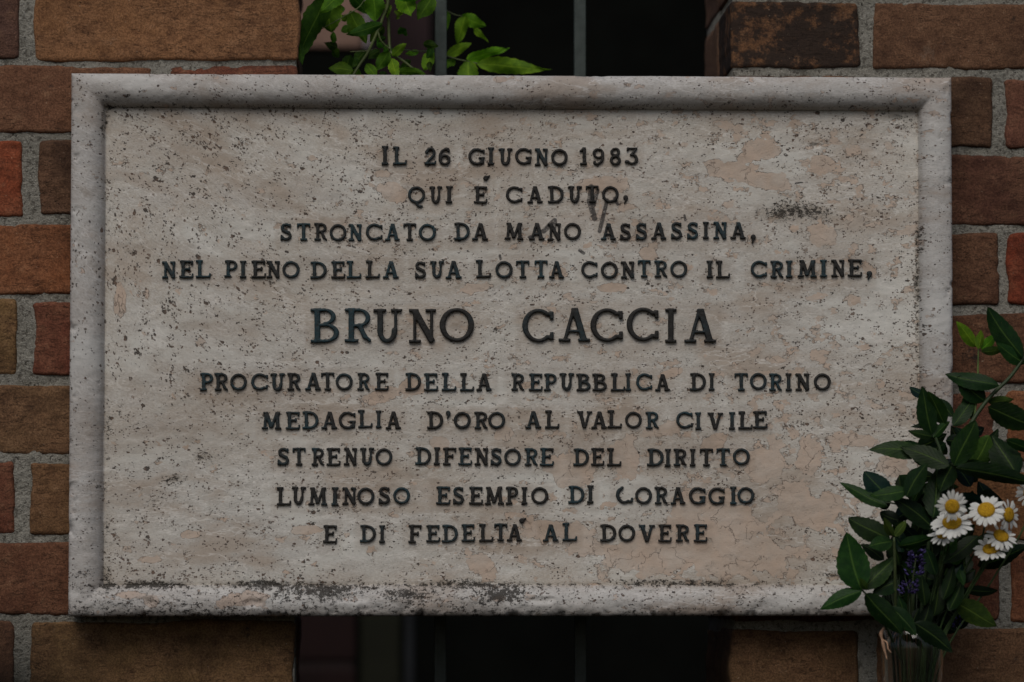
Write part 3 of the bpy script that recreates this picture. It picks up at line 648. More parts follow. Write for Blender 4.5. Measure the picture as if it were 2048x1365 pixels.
def stone_part(name, Fs, extra_ring=False):
    global VV
    used = np.unique(Fs); remap = -np.ones(len(VV), dtype=int); remap[used] = np.arange(len(used))
    V = VV[used].copy(); Fm = remap[Fs]; A1, A2, A3 = m1[used], m2[used], fl[used]
    if extra_ring:
        ring = np.concatenate([idx[:, 0], idx[-1, 1:], idx[-2::-1, -1], idx[0, -2:0:-1]]); rg = remap[ring]
        prev = rg
        for yy in (YP + 0.004, -0.004):
            P = V[rg].copy(); P[:, 1] = yy; cur = np.arange(len(V), len(V) + len(rg))
            V = np.concatenate([V, P]); A1 = np.concatenate([A1, A1[rg]]); A2 = np.concatenate([A2, A2[rg]])
            f3 = A3[rg].copy(); f3[:, 2] += (yy - YP) / S; A3 = np.concatenate([A3, f3])
            Fm = np.concatenate([Fm, np.stack([prev, cur, np.roll(cur, -1), np.roll(prev, -1)], -1)]); prev = cur
    me = mesh_np(name, V, Fm); addattr(me, 'masks', A1); addattr(me, 'masks2', A2)
    a = me.attributes.new('flow', 'FLOAT_VECTOR', 'POINT'); a.data.foreach_set('vector', A3.astype(np.float32).ravel())
    o = obj(name, me, M['stone']); to_plaque(o); return o
stone_part("panel", F[Dc >= 66.5].reshape(-1, 4))
stone_part("border_moulding", F[Dc < 66.5].reshape(-1, 4), True)

# ------------------------------------------------------------------ bronze letters: strokes -> signed distance -> rounded relief mesh
class Glyph:
    def __init__(g, w, n, y0=-0.06, y1=1.06):
        st = 1.0 / n; g.w = w
        g.x = np.arange(-0.06, w + 0.06 + st, st); g.y = np.arange(y0, y1 + st, st)
        g.X, g.Y = np.meshgrid(g.x, g.y, indexing='ij'); g.D = np.full(g.X.shape, 9.0)
    def add(g, d):
        k = 0.035; h = np.clip(0.5 + 0.5 * (g.D - d) / k, 0, 1)
        g.D = g.D * (1 - h) + d * h - k * h * (1 - h); return g
    def box(g, x0, y0, x1, y1):
        dx = abs(g.X - (x0 + x1) / 2) - abs(x1 - x0) / 2; dy = abs(g.Y - (y0 + y1) / 2) - abs(y1 - y0) / 2
        return g.add(np.hypot(np.maximum(dx, 0), np.maximum(dy, 0)) + np.minimum(np.maximum(dx, dy), 0))
    def seg(g, x0, y0, x1, y1, w, w1=None, flat=True):
        w1 = w if w1 is None else w1
        L = math.hypot(x1 - x0, y1 - y0); ux, uy = (x1 - x0) / L, (y1 - y0) / L
        a = (g.X - x0) * ux + (g.Y - y0) * uy; p = abs(-(g.X - x0) * uy + (g.Y - y0) * ux)
        t = np.clip(a / L, 0, 1); hw = (w + (w1 - w) * t) / 2
        if flat:
            dx = np.maximum(-a, a - L); dy = p - hw
            return g.add(np.hypot(np.maximum(dx, 0), np.maximum(dy, 0)) + np.minimum(np.maximum(dx, dy), 0))
        return g.add(np.hypot(p, a - t * L) - hw)
    def arc(g, cx, cy, rx, ry, a0, a1, wx, wy, n=28):   # outer radii rx, ry; stroke wx at the sides, wy at top and bottom
        d = np.full(g.X.shape, 9.0); pts = []
        for i in range(n + 1):
            a = R(a0 + (a1 - a0) * i / n); c, s = math.cos(a), math.sin(a); w = wx * c * c + wy * s * s
            pts.append((cx + (rx - w / 2) * c, cy + (ry - w / 2) * s, w))
        for (x0, y0, w0), (x1, y1, w1) in zip(pts, pts[1:]):
            L2 = (x1 - x0) ** 2 + (y1 - y0) ** 2 + 1e-9
            t = np.clip(((g.X - x0) * (x1 - x0) + (g.Y - y0) * (y1 - y0)) / L2, 0, 1)
            d = np.minimum(d, np.hypot(g.X - x0 - t * (x1 - x0), g.Y - y0 - t * (y1 - y0)) - (w0 + (w1 - w0) * t) / 2)
        return g.add(d)
    def ball(g, x, y, r): return g.add(np.hypot(g.X - x, g.Y - y) - r)
    def clip(g, lo=0.0, hi=1.0): g.D = np.maximum(g.D, np.maximum(g.Y - hi, lo - g.Y)); return g

def glyph(ch, big):
    n = 56 if big else 34
    s, t, h = (0.166, 0.102, 0.086) if big else (0.196, 0.158, 0.122)
    c, o = (0.166, 0.102) if big else (0.162, 0.150)      # side / top stroke of round letters
    W = dict(I=.35, L=.81, O=.97, G=.95, C=.95, c=.97, N=.77, U=.82, A=.9, D=.92, E=.79, F=.77, T=.78, R=.76, S=.67, M=1.08, P=.76, B=.82, V=.9, Q=.98)
    W.update({'1': .43, '2': .67, '6': .67, '9': .66, '8': .64, '3': .75, ',': .32, "'": .30, '`': .42})
    w = W[ch]; g = Glyph(w, n, -0.34 if ch in 'Q,' else -0.06)
    if ch == 'I': g.box(w/2 - s/2, 0, w/2 + s/2, 1).box(0, 0, w, h).box(0, 1-h, w, 1)
    elif ch == 'L': g.box(.11, 0, .11+s, 1).box(0, 0, .78, h).box(0, 1-h, .38, 1).seg(.74, .02, .77, .27, .10)
    elif ch in 'EF':
        g.box(.11, 0, .11+s, 1).box(0, 1-h, .76, 1).seg(.71, .97, .70, .76, .10)
        g.box(.2, .52-h/2+.0, .58, .52+h/2).box(.51, .41, .60, .64)
        if ch == 'E': g.box(0, 0, .76, h).seg(.72, .03, .755, .27, .10)
        else: g.box(0, 0, .43, h)
    elif ch == 'T':
        g.box(w/2-s/2, 0, w/2+s/2, 1).box(.02, 1-h, w-.02, 1).seg(.07, .97, .055, .76, .10).seg(w-.07, .97, w-.055, .76, .10).box(w/2-.19, 0, w/2+.19, h)
    elif ch == 'N':
        g.box(.12, 0, .12+t*.85, 1).box(.60, 0, .60+t*.85, 1).seg(.15, .98, .665, .03, s*1.12).box(0, 0, .34, h).box(0, 1-h, .27, 1).box(.47, 1-h, w, 1).clip()
    elif ch == 'M':
        g.seg(.17, 0, .24, 1, t).seg(.90, 0, .83, 1, s).seg(.25, .98, .54, .10, s).seg(.54, .10, .83, .98, t*.9).box(0, 0, .35, h).box(.73, 0, w, h).box(.08, 1-h, .30, 1).box(.78, 1-h, 1.0, 1).clip()
    elif ch == 'A':
        g.seg(.17, 0, .44, 1, t*.95).seg(.735, 0, .455, 1.0, s*1.1).box(.27, .27, .64, .27+t*.75).box(0, 0, .34, h).box(.56, 0, w, h).clip()
    elif ch == 'V':
        g.seg(.17, 1, .45, 0, s*1.1).seg(.735, 1, .47, 0, t*.9).box(0, 1-h, .35, 1).box(.57, 1-h, w, 1).clip()
    elif ch == 'U':
        g.box(.11, .36, .11+s, 1).box(.68-t*.85, .36, .68, 1).arc(.395, .37, .285, .37, 180, 360, s*.95, t*1.15).box(0, 1-h, .37, 1).box(.50, 1-h, w, 1)
    elif ch == 'O': g.arc(.485, .5, .485, .5, 0, 360, c, o, 44)
    elif ch == 'Q': g.arc(.485, .5, .485, .5, 0, 360, c, o, 44).seg(.46, .06, .56, -.10, .13, flat=False).seg(.54, -.13, .66, -.20, .11, flat=False).seg(.66, -.20, .80, -.16, .09, flat=False)
    elif ch == 'C':
        g.arc(.485, .5, .485, .5, 52, 308, c, o, 40).seg(.885, .92, .885, .68, .11).seg(.885, .31, .885, .08, .11).seg(.79, .88, .88, .80, .10).seg(.79, .12, .88, .20, .10)
    elif ch == 'c':    # the damaged C: its upper arm is gone
        g.arc(.485, .5, .485, .5, 112, 300, .20, .15, 40).seg(.72, .10, .92, .14, .13).seg(.90, .05, .90, .34, .12).ball(.36, .93, .08)
    elif ch == 'G':
        g.arc(.485, .5, .485, .5, 52, 322, c, o, 40).seg(.885, .92, .885, .68, .10).seg(.79, .88, .88, .80, .09).box(.74, .07, .74+s*.85, .42).box(.60, .36, .95, .36+h)
    elif ch == 'D':
        g.box(.12, 0, .12+s, 1).box(0, 0, .42, t*.85).box(0, 1-t*.85, .42, 1).arc(.38, .5, .53, .5, -90, 90, s*.9, t*.85, 30)
    elif ch in 'PR':
        lo = .45 if ch == 'R' else .42
        g.box(.11, 0, .11+s, 1).box(0, 1-t*.85, .42, 1).box(.2, lo, .42, lo+t*.8).arc(.40, (1+lo)/2, .34, (1-lo)/2, -90, 90, s*.85, t*.8, 24).box(0, 0, .40, h)
        if ch == 'R': g.seg(.43, .49, .58, .18, s*.85, s*.85, False).seg(.58, .17, .72, .055, s*.75, .10, False)
    elif ch == 'B':
        g.box(.11, 0, .11+s, 1).box(0, 1-t*.85, .42, 1).box(0, 0, .42, t*.85).box(.2, .47, .44, .47+t*.8)
        g.arc(.40, .76, .33, .24, -90, 90, s*.85, t*.8, 20).arc(.41, .28, .41, .28, -90, 90, s*.9, t*.8, 20)
    elif ch == 'S':
        g.arc(.335, .745, .29, .255, 40, 250, s*.85, t, 24).arc(.335, .275, .32, .275, 72, -152, s*.85, t, 24)
        g.seg(.17, .60, .50, .44, s*.95, s*.95, False).seg(.575, .96, .575, .70, .10).seg(.065, .03, .065, .33, .10).seg(.5, .93, .57, .87, .1).seg(.13, .07, .07, .12, .1)
    elif ch == '1': g.box(.18, 0, .18+s, 1).seg(.04, .74, .25, .94, .13).box(.03, 0, .43, h)
    elif ch == '2':
        g.arc(.35, .72, .29, .28, 165, -25, .17, .13, 24).seg(.57, .58, .12, .10, .16, .13).box(.0, 0, .63, h*1.2).seg(.60, .03, .635, .24, .10).ball(.12, .74, .10)
    elif ch in '69':
        g.arc(.335, .31, .335, .31, 0, 360, .16, .13, 30).arc(.50, .50, .50, .50, 100, 200, .16, .13, 18).arc(.45, .86, .19, .14, 120, 10, .11, .12, 8).ball(.56, .82, .085)
        if ch == '9': g.D = g.D  # mirrored below
    elif ch == '8': g.arc(.32, .745, .275, .255, 0, 360, .15, .125, 30).arc(.32, .28, .32, .29, 0, 360, .165, .13, 30)
    elif ch == '3':
        g.box(.16, .89, .70, 1).seg(.17, .98, .15, .78, .10).seg(.64, .93, .40, .62, .13).arc(.40, .32, .34, .32, 100, -140, .17, .13, 26).ball(.10, .16, .10).seg(.36, .60, .47, .60, .12)
    elif ch == ',': g.ball(.17, .17, .145).seg(.22, .12, .10, -.16, .19, .06, False)
    elif ch == "'": g.ball(.15, .17, .145).seg(.20, .12, .08, -.14, .19, .06, False) if False else g.ball(.15, .82, .145).seg(.21, .78, .10, .53, .17, .06, False)
    elif ch == '`': g.ball(.14, .15, .145).seg(.20, .16, .38, .30, .20, .07, False)
    return g
GL = {}
def glyph_mesh(ch, big, hgt):
    """hgt: cap height in metres. Polygons by marching squares over the distance grid, rounded front, skirt to the stone."""
    key = (ch, big)
    if key in GL: return GL[key]
    g = glyph('6' if ch == '9' else ch, big)
    if ch == '9': g.D = g.D[::-1, ::-1]; g.X = (0.67 - g.X[::-1, ::-1]); g.Y = (1 - g.Y[::-1, ::-1]); g.w = .67
    rs = sum(map(ord, ch)) + 50 * big
    D = g.D + (fbm(g.X * 7 + rs, g.Y * 7, 3, rs) - 0.5) * (0.012 if big else 0.038)   # rough casting
    dep = (0.0030 if big else 0.0021) / hgt; bev = 0.035 if big else 0.05
    def zof(d): q = np.clip(-d / bev, 0, 1); return dep * (0.60 + 0.40 * math.sqrt(1 - (1 - q) ** 2))
    V = []; F = []; vid = {}
    nx, ny = D.shape
    def corner(i, j):
        k = (i, j)
        if k not in vid:
            vid[k] = len(V); V.append((g.X[i, j], -zof(D[i, j]), g.Y[i, j]))
        return vid[k]
    def cut(i, j, i2, j2):
        k = (min((i, j), (i2, j2)), max((i, j), (i2, j2)), 'e')
        if k not in vid:
            a, b = D[i, j], D[i2, j2]; t = a / (a - b); t = min(max(t, 0.03), 0.97)
            vid[k] = len(V); V.append((g.X[i, j] + (g.X[i2, j2] - g.X[i, j]) * t, -dep * 0.55, g.Y[i, j] + (g.Y[i2, j2] - g.Y[i, j]) * t))
        return vid[k]
    for i in range(nx - 1):
        for j in range(ny - 1):
            C4 = [(i, j), (i + 1, j), (i + 1, j + 1), (i, j + 1)]
            ins = [D[c] < 0 for c in C4]
            if not any(ins): continue
            poly = []
            for k in range(4):
                a, b = C4[k], C4[(k + 1) % 4]
                if ins[k]: poly.append(corner(*a))
                if ins[k] != ins[(k + 1) % 4]: poly.append(cut(*a, *b))
            if len(poly) >= 3: F.append(tuple(poly))
    # boundary edges -> skirt
    cnt = {}
    for f in F:
        for a, b in zip(f, f[1:] + f[:1]): cnt[(a, b)] = cnt.get((a, b), 0) + 1
    bd = [(a, b) for (a, b) in cnt if (b, a) not in cnt]; low = {}
    for a, b in bd:
        for v in (a, b):
            if v not in low: low[v] = len(V); V.append((V[v][0], 0.06, V[v][2]))
        F.append((b, a, low[a], low[b]))
    V = [((x - g.w / 2) * hgt, y * hgt, z * hgt) for x, y, z in V]
    me = mesh_np("letter", V, F); GL[key] = (me, g.w); return GL[key]
lr = random.Random(11)
for ox, oy, txt in LINES:
    for tok in txt.split():
        ch = tok[0]; xl, xr, yt, yb = [float(v) for v in tok[1:].lstrip(':').split(',')]
        if ch == ',' and tok[1] == ',': pass
        big = (oy == 600)
        xl, xr, yt, yb = ox + xl / 4, ox + xr / 4, oy + yt / 4, oy + yb / 4
        cap = 68.0 if big else 34.6
        me, gw = glyph_mesh(ch, big, cap * S)
        if ch in ",'`":
            if ch == ',': base_y = yb - 0.28 * 34.6
            elif ch == "'": base_y = yt + 34.6 * 0.98
            else: base_y = yb
            if ch == ',': base_y = (yt + 0.32 * 34.6)
            sx_ = (xr - xl) / 34.6 / gw * 1.0; sz_ = 1.0
        else:
            base_y = yb; sx_ = (xr - xl) / cap / gw; sz_ = (yb - yt) / cap
        p = at((xl + xr) / 2, base_y, YP - 0.0005)
        o = obj({'1': 'numeral', '2': 'numeral', '6': 'numeral', '9': 'numeral', '8': 'numeral', '3': 'numeral', ',': 'comma', "'": 'apostrophe', '`': 'accent'}.get(ch, 'letter'),
                me, M['bronze'], None, loc=p)
        o.scale = (sx_, 1, sz_)
        o.rotation_euler = (0, R(lr.uniform(-1.0, 1.0) * (0.5 if big else 1.1)), 0)
        teal = 0.35
        if big: teal = {0: 0.85}.get(0) if xl < 745 else -0.15
        elif yt < 420: teal = 0.0 if xl > 900 else 0.35
        elif 430 < yt < 500: teal = 0.05 if 1000 < xl < 1260 else 0.5
        elif yt < 570: teal = 0.55
        o.color = (teal, 0, 0, 1)
        if ch == 'c': o['label'] = "broken letter C without its upper arm"
        to_plaque(o)

# ------------------------------------------------------------------ window grille
grille = empty("window_grille", (at(1020, 700, .1).x, 0.10, ZB), "dark green painted iron bars standing in the window opening behind the plaque", "grille")
for x in (881.5, 1159.5):
    c = at(x, 80, 0.10); w = 12.3 * S
    V, F = box_data(c.x - w, c.x + w, 0.094, 0.106, ZB, ZT)
    me = mesh_np("bar", V, F, False)
    o = obj("bar", me, M['iron'], grille, loc=-grille.location)
    b = o.modifiers.new("bevel", 'BEVEL'); b.width = 0.0009; b.segments = 2

# ------------------------------------------------------------------ dim room behind the opening
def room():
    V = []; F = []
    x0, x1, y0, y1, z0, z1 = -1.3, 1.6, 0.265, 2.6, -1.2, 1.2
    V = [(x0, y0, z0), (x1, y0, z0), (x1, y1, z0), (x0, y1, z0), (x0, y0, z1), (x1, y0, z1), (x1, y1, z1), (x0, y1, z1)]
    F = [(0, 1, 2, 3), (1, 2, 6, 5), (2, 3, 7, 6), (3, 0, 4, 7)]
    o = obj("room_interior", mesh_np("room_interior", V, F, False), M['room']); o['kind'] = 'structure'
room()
def slab(name, x0, x1, y0_, y1_, Y, depth, color, label, cat, parent=None):
    a, b = at(x0, y1_, Y), at(x1, y0_, Y)
    V, F = box_data(a.x, b.x, Y, Y + depth, a.z, b.z)
    o = obj(name, mesh_np(name, V, F, False), M['generic'], parent, color=(*color, 1))
    m = o.modifiers.new("bevel", 'BEVEL'); m.width = 0.004; m.segments = 2
    if label: tag(o, label, cat)
    return o
slab("painted_panel", 560, 726, -260, 96, 1.5, 0.05, (0.22, 0.14, 0.11), "blurred pinkish brown panel seen through the opening behind the vine", "panel")
slab("pale_post", 729, 741, -260, 98, 1.45, 0.03, (0.38, 0.34, 0.36), "thin pale upright edging beside the pinkish panel behind the vine", "post")
slab("dark_board", 745, 862, -260, 700, 1.65, 0.04, (0.028, 0.016, 0.018), "dark purple brown board blurred behind the vine leaves", "board")
pier = empty("red_pier", at(650, 1500, 1.4), "blurred dark red brick pier below the plaque at the left of the opening", "pier")
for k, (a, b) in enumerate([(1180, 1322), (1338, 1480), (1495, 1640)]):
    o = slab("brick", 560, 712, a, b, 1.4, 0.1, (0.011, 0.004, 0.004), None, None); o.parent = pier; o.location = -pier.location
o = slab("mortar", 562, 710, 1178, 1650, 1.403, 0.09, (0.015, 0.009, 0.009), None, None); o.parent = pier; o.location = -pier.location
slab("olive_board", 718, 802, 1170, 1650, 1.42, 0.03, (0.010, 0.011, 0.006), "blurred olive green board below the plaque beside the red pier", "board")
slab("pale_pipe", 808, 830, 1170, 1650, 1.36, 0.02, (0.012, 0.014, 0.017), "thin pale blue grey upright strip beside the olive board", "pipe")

# ------------------------------------------------------------------ leaves
def leaf_mesh(L, W, curl, fold, wave, serr, shape, seed, nl=18, nw=6, twist=0.0):
    rs = random.Random(seed); V = []; UV = []
    for i in range(nl + 1):
        t = i / nl
        if shape == 'oval': w = math.sin(math.pi * min(1, t ** 0.85)) ** 0.72
        elif shape == 'tip': w = (math.sin(math.pi * t ** 0.62) ** 1.15) if t < 1 else 0
        else: w = math.sin(math.pi * t ** 0.78) ** 0.85
        w = max(w, 0.03 if t < 0.05 else 0.0)
        for j in range(-nw // 2, nw // 2 + 1):
            a = 2 * j / nw
            e = 1 + (serr * (0.5 if (i % 2) else -0.5) if abs(a) > .99 else 0)
            x = a * w * W / 2 * e
            yb = t * L
            z = -fold * abs(a) * w * W / 2 + curl * L * (t - 0.15) ** 2 * -1 + wave * W * math.sin(t * 9 + seed + (1.8 if a > 0 else 0)) * a * a
            an = twist * t; x, z = x * math.cos(an) - z * math.sin(an) * 0.4, z + x * math.sin(an)
            xb = 0.05 * L * math.sin(t * 3.0 + seed) * t
            V.append((x + xb, yb, z)); UV.append((abs(a), t, 0, 1))
    n = nw + 1; F = [(i * n + j, i * n + j + 1, (i + 1) * n + j + 1, (i + 1) * n + j) for i in range(nl) for j in range(nw)]
    me = mesh_np("leaf", V, F); addattr(me, 'leafuv', UV); return me
def leaf(parent, base, tip, W, mat, color, seed, curl=0.12, fold=0.35, wave=0.05, serr=0.05, shape='norm', tilt=0.0, name="leaf"):
    """base, tip: world points; W: width in metres"""
    d = tip - base; L = d.length; y = d.normalized()
    toward = (CAM - base).normalized()
    z = (toward - y * toward.dot(y)).normalized()
    z = Quaternion(y, tilt) @ z
    x = y.cross(z)
    rot = Matrix((x, y, z)).transposed()
    Wc = W / max(0.45, abs(math.cos(tilt)))
    me = leaf_mesh(L, Wc, curl, fold, wave, serr, shape, seed)
    o = obj(name, me, mat, parent, color=(*color, 1))
    mw = Matrix.Translation(base - (parent.location if parent else Vector())) @ rot.to_4x4()
    o.location = mw.to_translation(); o.rotation_euler = mw.to_euler()
    return o

# climbing plant behind the top edge of the plaque
vr = random.Random(3)
vine = empty("climbing_vine", at(770, 160, 0.06), "bright green leafy vine growing through the window bars above the plaque", "vine")
VL = [  # base x,y tip x,y width Y tone shape
 (655, -12, 601, 122, 50, .03, 0, 'norm'), (655, -14, 660, 66, 62, .05, 1, 'oval'), (700, 22, 729, 86, 38, .05, 1, 'norm'), (766, 48, 691, 68, 26, .03, 0, 'norm'),
 (745, -14, 752, 43, 44, .04, 1, 'oval'), (798, -18, 826, 31, 44, .05, 2, 'norm'), (866, -8, 838, 40, 38, .06, 1, 'norm'), (931, 31, 917, 88, 30, .12, 3, 'norm'),
 (924, 31, 968, 56, 28, .125, 2, 'oval'), (947, 56, 975, 87, 14, .12, 3, 'tip'), (893, 113, 943, 86, 24, .12, 3, 'norm'), (934, 120, 1021, 97, 26, .12, 3, 'tip'),
 (955, 128, 1104, 134, 38, .115, 3, 'tip'), (936, 122, 940, 170, 46, .12, 3, 'oval'), (908, 117, 891, 134, 20, .125, 2, 'norm'), (866, 102, 845, 139, 28, .08, 3, 'norm'),
 (784, 113, 813, 87, 20, .05, 2, 'norm'), (838, 103, 811, 109, 13, .08, 2, 'norm'), (777, 104, 755, 142, 30, .05, 1, 'norm'), (730, 101, 708, 134, 26, .07, 0, 'norm'),
 (706, 142, 657, 134, 30, .05, 1, 'norm'), (733, 128, 752, 156, 24, .05, 2, 'norm'), (783, 117, 791, 158, 24, .04, 3, 'norm'), (795, 143, 852, 146, 18, .05, 1, 'norm'),
 (892, 20, 897, 60, 16, .12, 2, 'norm'), (600, 88, 606, 128, 16, .02, 0, 'norm'), (768, 54, 738, 84, 26, .07, 0, 'norm'), (720, 58, 731, 88, 16, .08, 2, 'norm'),
 (690, -20, 640, 20, 34, .02, 1, 'norm'), (700, -10, 735, 28, 30, .07, 0, 'norm'), (850, -30, 800, 4, 34, .04, 1, 'norm'), (880, -16, 872, 20, 22, .12, 0, 'norm'),
 (760, 100, 735, 118, 20, .09, 0, 'norm'), (700, 110, 690, 150, 26, .09, 0, 'norm'), (820, 120, 800, 150, 22, .09, 0, 'norm'), (718, 140, 700, 160, 24, .06, 1, 'norm'),
 (640, -60, 600, -20, 40, .04, 1, 'norm'), (720, -70, 690, -20, 44, .05, 2, 'norm'), (810, -80, 850, -30, 44, .05, 2, 'norm'), (900, -60, 930, -10, 40, .12, 2, 'norm')]
TONE = [(0.035, 0.085, 0.010), (0.070, 0.175, 0.012), (0.11, 0.25, 0.015), (0.15, 0.31, 0.018)]
for i, (bx, by, tx, ty, w, Y, tn, sh) in enumerate(VL):
    c = [v * vr.uniform(0.85, 1.15) for v in TONE[tn]]
    b = at(bx, by, Y); t = at(tx, ty, Y + vr.uniform(-0.02, 0.006))
    leaf(vine, b, t, w * S * 0.95, M['vine_leaf'], c, i, curl=vr.uniform(-.05, .2), fold=vr.uniform(.05, .3), wave=0.20 if sh == 'tip' else 0.13, serr=0.10, shape=sh, tilt=vr.uniform(-.5, .5))
for i in range(22):
    cx, cy = vr.uniform(650, 868), vr.uniform(-30, 150); a = vr.uniform(0, 6.28); L = vr.uniform(18, 34); Y = vr.uniform(.05, .10)
    leaf(vine, at(cx, cy, Y), at(cx + math.cos(a) * L, cy + math.sin(a) * L, Y), vr.uniform(11, 19) * S, M['vine_leaf'], [v * vr.uniform(.7, 1.1) for v in TONE[vr.choice([0, 0, 1, 1, 2])]], 60 + i, curl=vr.uniform(-.05, .2), wave=0.14, serr=0.12, shape='tip', tilt=vr.uniform(-.9, .9))
def vstem(pts, r, col=(0.075, 0.10, 0.03)):
    P = spline([at(x, y, Y) for x, y, Y in pts], 5)
    P = [p - vine.location for p in P]
    tube("stem", P, [r * S * (1 - 0.25 * i / len(P)) for i in range(len(P))], M['stem'], vine, 8, (*col, 1))
vstem([(783, -90, .05), (777, 0, .05), (766, 35, .05), (752, 70, .05), (736, 105, .05), (718, 132, .05), (698, 165, .05)], 3.6)
vstem([(770, -90, .06), (776, 20, .06), (779, 90, .06), (784, 108, .055), (810, 125, .055), (852, 160, .055)], 3.4)
vstem([(742, -40, .045), (724, 8, .045), (690, 32, .045), (640, 60, .045)], 1.2)
vstem([(893, 22, .12), (910, 30, .12), (926, 33, .12)], 1.2)
vstem([(893, 112, .12), (915, 119, .12), (940, 124, .12), (958, 128, .12)], 1.4)
vstem([(778, 108, .055), (800, 100, .07), (836, 103, .08), (868, 101, .08)], 1.3)
vstem([(755, 60, .05), (762, 82, .05), (780, 100, .055)], 2.2)
vstem([(700, 104, .06), (735, 102, .06), (752, 98, .05)], 1.0)

# ------------------------------------------------------------------ glass vase with cut flowers at the lower right
VX, VY = 1827, -0.095
vase_top, vase_bot = at(VX, 1262, VY), at(VX, 1640, VY)
HV = vase_top.z - vase_bot.z
vase = empty("glass_vase", vase_bot, "clear glass vase of stems in front of the wall at the lower right corner", "vase")
def lathe(name, prof, mat, parent, n=48):
    V = []; F = []
    for r, z in prof:
        for k in range(n): V.append((r * math.cos(2 * math.pi * k / n), r * math.sin(2 * math.pi * k / n), z))
    for i in range(len(prof) - 1):
        for k in range(n):
            k2 = (k + 1) % n; F.append((i * n + k, i * n + k2, (i + 1) * n + k2, (i + 1) * n + k))
    F.append(tuple(range(n - 1, -1, -1))) if prof[0][0] > 1e-5 else None
    return obj(name, mesh_np(name, V, F), mat, parent)
r1, r0 = 62 * S, 50 * S
lathe("glass_body", [(0.0001, 0), (r0, 0), (r0 + .0006, .002), (r1 * .99, HV * .9), (r1, HV), (r1 - .0008, HV + .0006), (r1 - .0017, HV), (r1 - .0018, HV * .9), (r0 - .0016, .006), (0.0001, .005)], M['glass'], vase)
lathe("water", [(0.0001, .0065), (r0 - .0022, .0072), (r0 + (r1 - r0) * .72 - .0022, HV * .70), (0.0001, HV * .70)], M['water'], vase)

